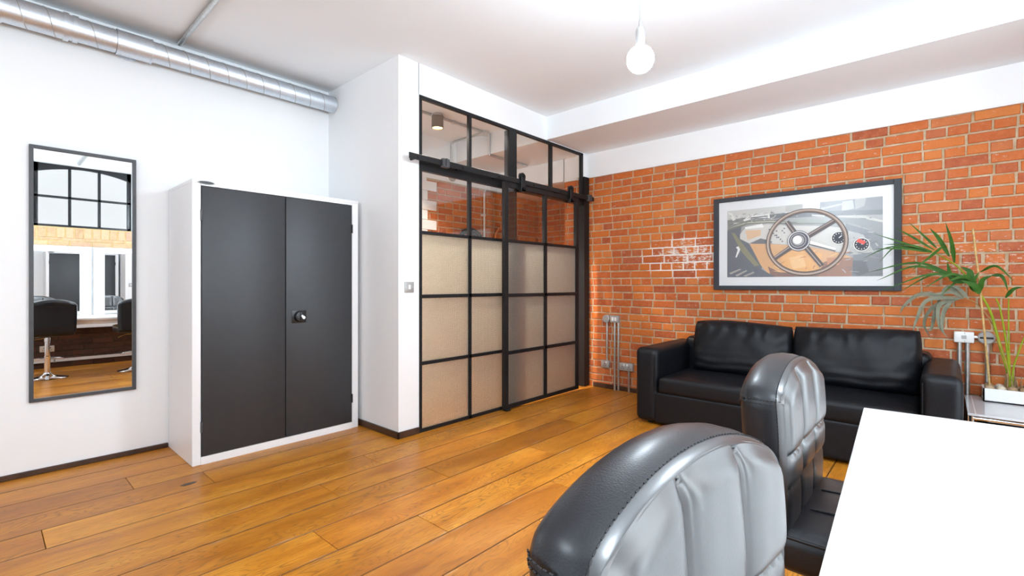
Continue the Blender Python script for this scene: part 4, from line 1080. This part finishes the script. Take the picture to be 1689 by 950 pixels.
obj('frond_stem', MB().tube(spline(rach, 30), [.0105-.0085*i/30 for i in range(31)], 8), 'stem', pa)
for w_, pts in LEAF: obj('leaflet', blade(MB(), pts, w_*.70, roll=RND.uniform(-.3, .3)), 'leaf', pa, angle=80)
obj('frond_stem', MB().tube(spline([[4.69,-.319,.45],[4.69,-.319,.605],[4.70,-.261,.899],[4.69,-.171,1.064],[4.67,-.093,1.092],[4.66,-.03,1.07]], 20), [.005-.003*i/20 for i in range(21)], 6), 'brown_stem', pa, label='brown withered stem')
for pts in DEAD: obj('leaflet', blade(MB(), pts, .014, 14, RND.uniform(-.5, .5)), 'dead_leaf', pa, angle=80, label='grey withered leaflet')
for pts, r_, mt in (([[4.68,-.334,.45],[4.68,-.334,.607],[4.68,-.314,.844],[4.68,-.29,1.025],[4.68,-.27,1.1]], .007, 'stem'), ([[4.685,-.336,.45],[4.685,-.336,.615],[4.685,-.331,.821],[4.69,-.331,1.101]], .006, 'stem'),
                    ([[4.67,-.325,.45],[4.67,-.325,.614],[4.67,-.276,.817],[4.67,-.228,.96]], .003, 'brown_stem'), ([[4.68,-.351,.45],[4.68,-.351,.609],[4.68,-.373,.722],[4.68,-.404,.843],[4.67,-.44,.95]], .006, 'stem')):
    obj('frond_stem', MB().tube(spline(pts, 16), [r_*(1-.4*i/16) for i in range(17)], 7), mt, pa)
fb = MB(); rp = random.Random(3)
for i in range(26):
    x, y = 4.68+rp.uniform(-.03, .03), -.36+rp.uniform(-.05, .05)
    h_ = rp.uniform(.05, .14); fb.tube([(x, y, .455), (x+rp.uniform(-.008, .008), y+rp.uniform(-.008, .008), .455+h_)], [.006, .0015], 5)
obj('fibre_stubs', fb, 'fibre', pa)
cn = thing('bamboo_cane', 'thin bamboo cane stuck in the planter leaning against the bricks', 'stick', (4.67, -.237, .47))
obj('cane', MB().tube([(4.67, -.240, .45), (4.67, -.237, .513), (4.672, -.207, .939), (4.675, -.189, 1.192), (4.68, -.155, 1.588)], .0065, 10), 'cane', cn)
for z_, y_ in ((.72, -.2225), (.939, -.207), (1.192, -.189), (1.4, -.171)):
    obj('node', MB().lathe([(.0066, -.004), (.0082, 0), (.0066, .004)], 10, Matrix.Translation((4.674, y_, z_))), 'cane', cn)

# ------------------------------------------------------------------ desk
DA = math.radians(3.2)
dk = thing('desk', 'white rectangular desk in the right foreground with stools pushed up to it', 'desk', (2.152, .215, 0), DA)
def dloc(mb): return mb   # built in desk space: far left corner at the origin, -x towards the viewpoint, -y towards the front wall
DL, DW = 2.0, .82
obj('desk_top', MB().rbox(-DL, 0, -DW, 0, .722, .75, .0025, 2), 'desk', dk, True)
obj('apron', MB().box(-DL+.03, -.03, -.05, -.03, .665, .722).box(-DL+.03, -.03, -DW+.03, -DW+.05, .665, .722).box(-DL+.03, -DL+.05, -DW+.05, -.05, .665, .722).box(-.05, -.03, -DW+.05, -.05, .665, .722), 'desk', dk, True, smooth=False)
for x in (-DL+.06, -.06):
    for y in (-DW+.06, -.06): obj('leg', MB().rbox(x-.025, x+.025, y-.025, y+.025, 0, .70, .003, 1), 'desk', dk, True)

# ------------------------------------------------------------------ stools
HW, ZB, ZT = .232, .585, 1.002
def stool():
    r = thing('swivel_stool', '', 'stool', (0, 0, 0))
    def top(a):  return ZT-.058*abs(a)**2.2-.035*max(0, abs(a)-.8)*5*max(0, abs(a)-.8)
    def halfw(z):
        t_ = (z-ZB)/(ZT-ZB)
        return HW*(.955+.045*math.sin(min(1, t_*1.25)*PI*.6))
    yf = lambda z: .205+.012*((z-.8)/.2)**2*(1 if z > .8 else .4)+.010*(z-.6)      # front plane, leaning back a little
    # outline, bottom left -> over the top -> bottom right
    out = []
    ns = 18
    for i in range(ns):
        z = ZB+(top(1)-ZB-.012)*i/(ns-1); out.append((-halfw(z), z))
    nt = 36
    for i in range(nt+1):
        a = -1+2*i/nt; aa = math.sin(a*PI/2)
        z = top(aa)
        if abs(aa) > .93: z -= .012*((abs(aa)-.93)/.07)**2
        out.append((aa*halfw(z)*.995, z))
    for i in range(ns):
        z = top(1)-.012-(top(1)-ZB-.012)*i/(ns-1); out.append((halfw(z), z))
    loop = out
    cxz = (0, .8)
    def ring(y_of, inset, bulge=0.0):
        rr = []
        for i, (x, z) in enumerate(loop):
            p0 = loop[max(0, i-1)]; p1 = loop[min(len(loop)-1, i+1)]
            tx, tz = p1[0]-p0[0], p1[1]-p0[1]; l = math.hypot(tx, tz) or 1
            nx, nz = -tz/l, tx/l
            rr.append((x-nx*inset, y_of(z), z-nz*inset))
        return rr
    # boxing band (sides and top), crowned, with a rear roll
    ys = [(.000, .004), (.010, -.001), (.030, -.006), (.052, -.0065), (.072, -.002), (.086, .010), (.092, .026)]
    bx_ = MB(); rings = []
    for dy_, ins in ys: rings.append(ring(lambda z, d=dy_: yf(z)+d, ins))
    n = len(loop)
    for rg in rings: bx_.v += rg
    for k_ in range(len(rings)-1):
        for i in range(n-1): bx_.f.append((k_*n+i, k_*n+i+1, (k_+1)*n+i+1, (k_+1)*n+i))
    # rear panel
    last = rings[-1]; m_ = n//2
    o = len(bx_.v); rows_ = 10
    rear = []
    for i in range(m_+1):
        a = last[i]; b = last[n-1-i]
        for k_ in range(rows_+1):
            t_ = k_/rows_; p = Vector(a).lerp(Vector(b), t_); p.y += .010*4*t_*(1-t_)*min(1, i/4, (m_-i)/4+.2)
            rear.append(tuple(p))
    bx_.v += rear
    for i in range(m_):
        for k_ in range(rows_):
            q_ = o+i*(rows_+1)+k_; bx_.f.append((q_, q_+1, q_+rows_+2, q_+rows_+1))
    # underside
    bx_.f.append(tuple(rings[k_] and k_*n for k_ in range(len(rings)))+tuple(k_*n+n-1 for k_ in reversed(range(len(rings)))))
    bk = obj('backrest', bx_, 'stool', r, True, angle=70)
    # quilted front: three channels divided by seams, horizontal seam at two heights
    zs = [ZB, .725, .803]
    def front(s_, t_):
        a = 2*s_-1
        zt = top(a*.97)-.006; z = ZB+.004+(zt-ZB-.004)*t_
        x = a*(halfw(z)-.007)
        w3 = 1/3
        cidx = min(2, int((a+1)/(2*w3))); ca_ = -1+w3+cidx*2*w3; u = (a-ca_)/w3
        prof = (max(0, 1-abs(u)**3.4))**.5
        lo_, hi_ = (ZB-.03, .725) if z < .725 else ((.725, .803) if z < .803 else (.803, zt+.008))
        v = (z-lo_)/(hi_-lo_)*2-1
        pv = max(0, 1-abs(v)**(7 if hi_ > .9 else 4))**.55
        edge = min(1, (1-abs(a))*14)*min(1, (zt-z)*26+.15)
        bulge = .019*prof*pv*(.55+.45*edge)
        if z < .725: bulge *= .6
        elif z < .803: bulge *= .8
        y = yf(z)-.003-bulge*min(1, edge+.25)
        y += .0007*noise.noise(Vector((x*26, z*14, 3)))
        # small pucker at the seam tops
        return Vector((x, y, z))
    obj('quilted_front', MB().grid(front, 72, 64), 'stool_front', bk, True, angle=75)
    # raised welt with two rows of stitches following the front edge
    wl = MB(); st = MB()
    wr_o = ring(lambda z: yf(z)-.0035, .003); wr_i = ring(lambda z: yf(z)-.0045, .013); wr_m = ring(lambda z: yf(z)-.0085, .008)
    w0 = ring(lambda z: yf(z)+.006, -.0005); w3_ = ring(lambda z: yf(z)-.001, .017)
    o = 0
    for rg in (w0, wr_o, wr_m, wr_i, w3_): wl.v += rg
    for k_ in range(4):
        for i in range(n-1): wl.f.append((k_*n+i, k_*n+i+1, (k_+1)*n+i+1, (k_+1)*n+i))
    obj('welt', wl, 'stool_front', bk, True, angle=75)
    def stitches(path, step, L, rad):
        P_ = [Vector(p) for p in path]; acc = 0; nxt = 0
        for p, q_ in zip(P_, P_[1:]):
            l = (q_-p).length
            while nxt <= acc+l and l > 1e-6:
                c_ = p.lerp(q_, (nxt-acc)/l); d = (q_-p).normalized()*L/2
                st.tube([c_-d, c_+d], rad, 4, True); nxt += step
            acc += l
    stitches(ring(lambda z: yf(z)+.0062, -.0012), .0085, .0055, .0011)
    stitches(ring(lambda z: yf(z)-.0062, .0145), .0085, .0055, .0011)
    for sgn in (-1, 1):     # cross seam where the top cap meets the side band
        xz = [(p[0], p[1], p[2]) for p in (rg[ns-1] if sgn < 0 else rg[n-ns] for rg in rings[:6])]
        stitches([(x+sgn*.0012, y, z+.004) for x, y, z in xz], .008, .005, .0011)
        stitches([(x+sgn*.0012, y, z-.005) for x, y, z in xz], .008, .005, .0011)
    obj('stitching', st, 'stitch', bk, True, kind='stuff')
    # seat
    se = obj('seat', soft_box(-.225, .225, -.215, .232, .535, .632, .032, .002, 7, 12, .012), 'stool', r, True, angle=60)
    sq = MB()
    for x in (-.075, .075): sq.tube([(x, -.20+.02*i, .6405+.004*math.sin(PI*i/19)) for i in range(20)], .0022, 5)
    for y in (-.08, .06): sq.tube([(-.2+.02*i, y, .6405+.004*math.sin(PI*i/20)) for i in range(21)], .0022, 5)
    obj('seam', sq, 'stitch', se, True)
    obj('piping', MB().tube([(x, y, .622) for x, y in ((-.20, -.213), (.20, -.213), (.222, -.19), (.222, .2), (-.222, .2), (-.222, -.19))], .004, 6, closed=True), 'stool', se, True)
    obj('seat_plate', MB().box(-.09, .09, -.09, .09, .522, .536), 'black_metal', r, True, smooth=False)
    obj('gas_column', MB().lathe([(.030, .03), (.030, .28), (.026, .285), (.0255, .46), (.03, .465), (.03, .522)], 24), 'chrome', r, True)
    obj('base_disc', MB().lathe([(.200, 0), (.203, .004), (.195, .009), (.12, .022), (.06, .042), (.04, .06), (.034, .075)], 48), 'chrome', r, True, angle=60)
    obj('lever', MB().tube([(-.03, .0, .512), (-.12, .03, .505), (-.20, .05, .47)], .0055, 8), 'chrome', r, True)
    obj('footrest', MB().tube([(-.03, -.0, .245)]+[(-.155*math.cos(a), -.155*math.sin(a)-.02, .235) for a in [PI*i/14 for i in range(15)]]+[(.03, -.0, .245)], .009, 8), 'chrome', r, True)
    return r
s1 = stool()
s1['label'] = 'black quilted leather swivel stool, the nearest one with its top filling the foreground'
s1['group'] = 'stools along the white desk'
s2 = copy_tree(s1)
s2['label'] = 'black quilted leather swivel stool further along the desk, in front of the sofa'
s1.location = (.572, .0, -.0); s1.rotation_euler = (0, 0, math.radians(-5))
s2.location = (1.455, .066, 0); s2.rotation_euler = (0, 0, math.radians(0))
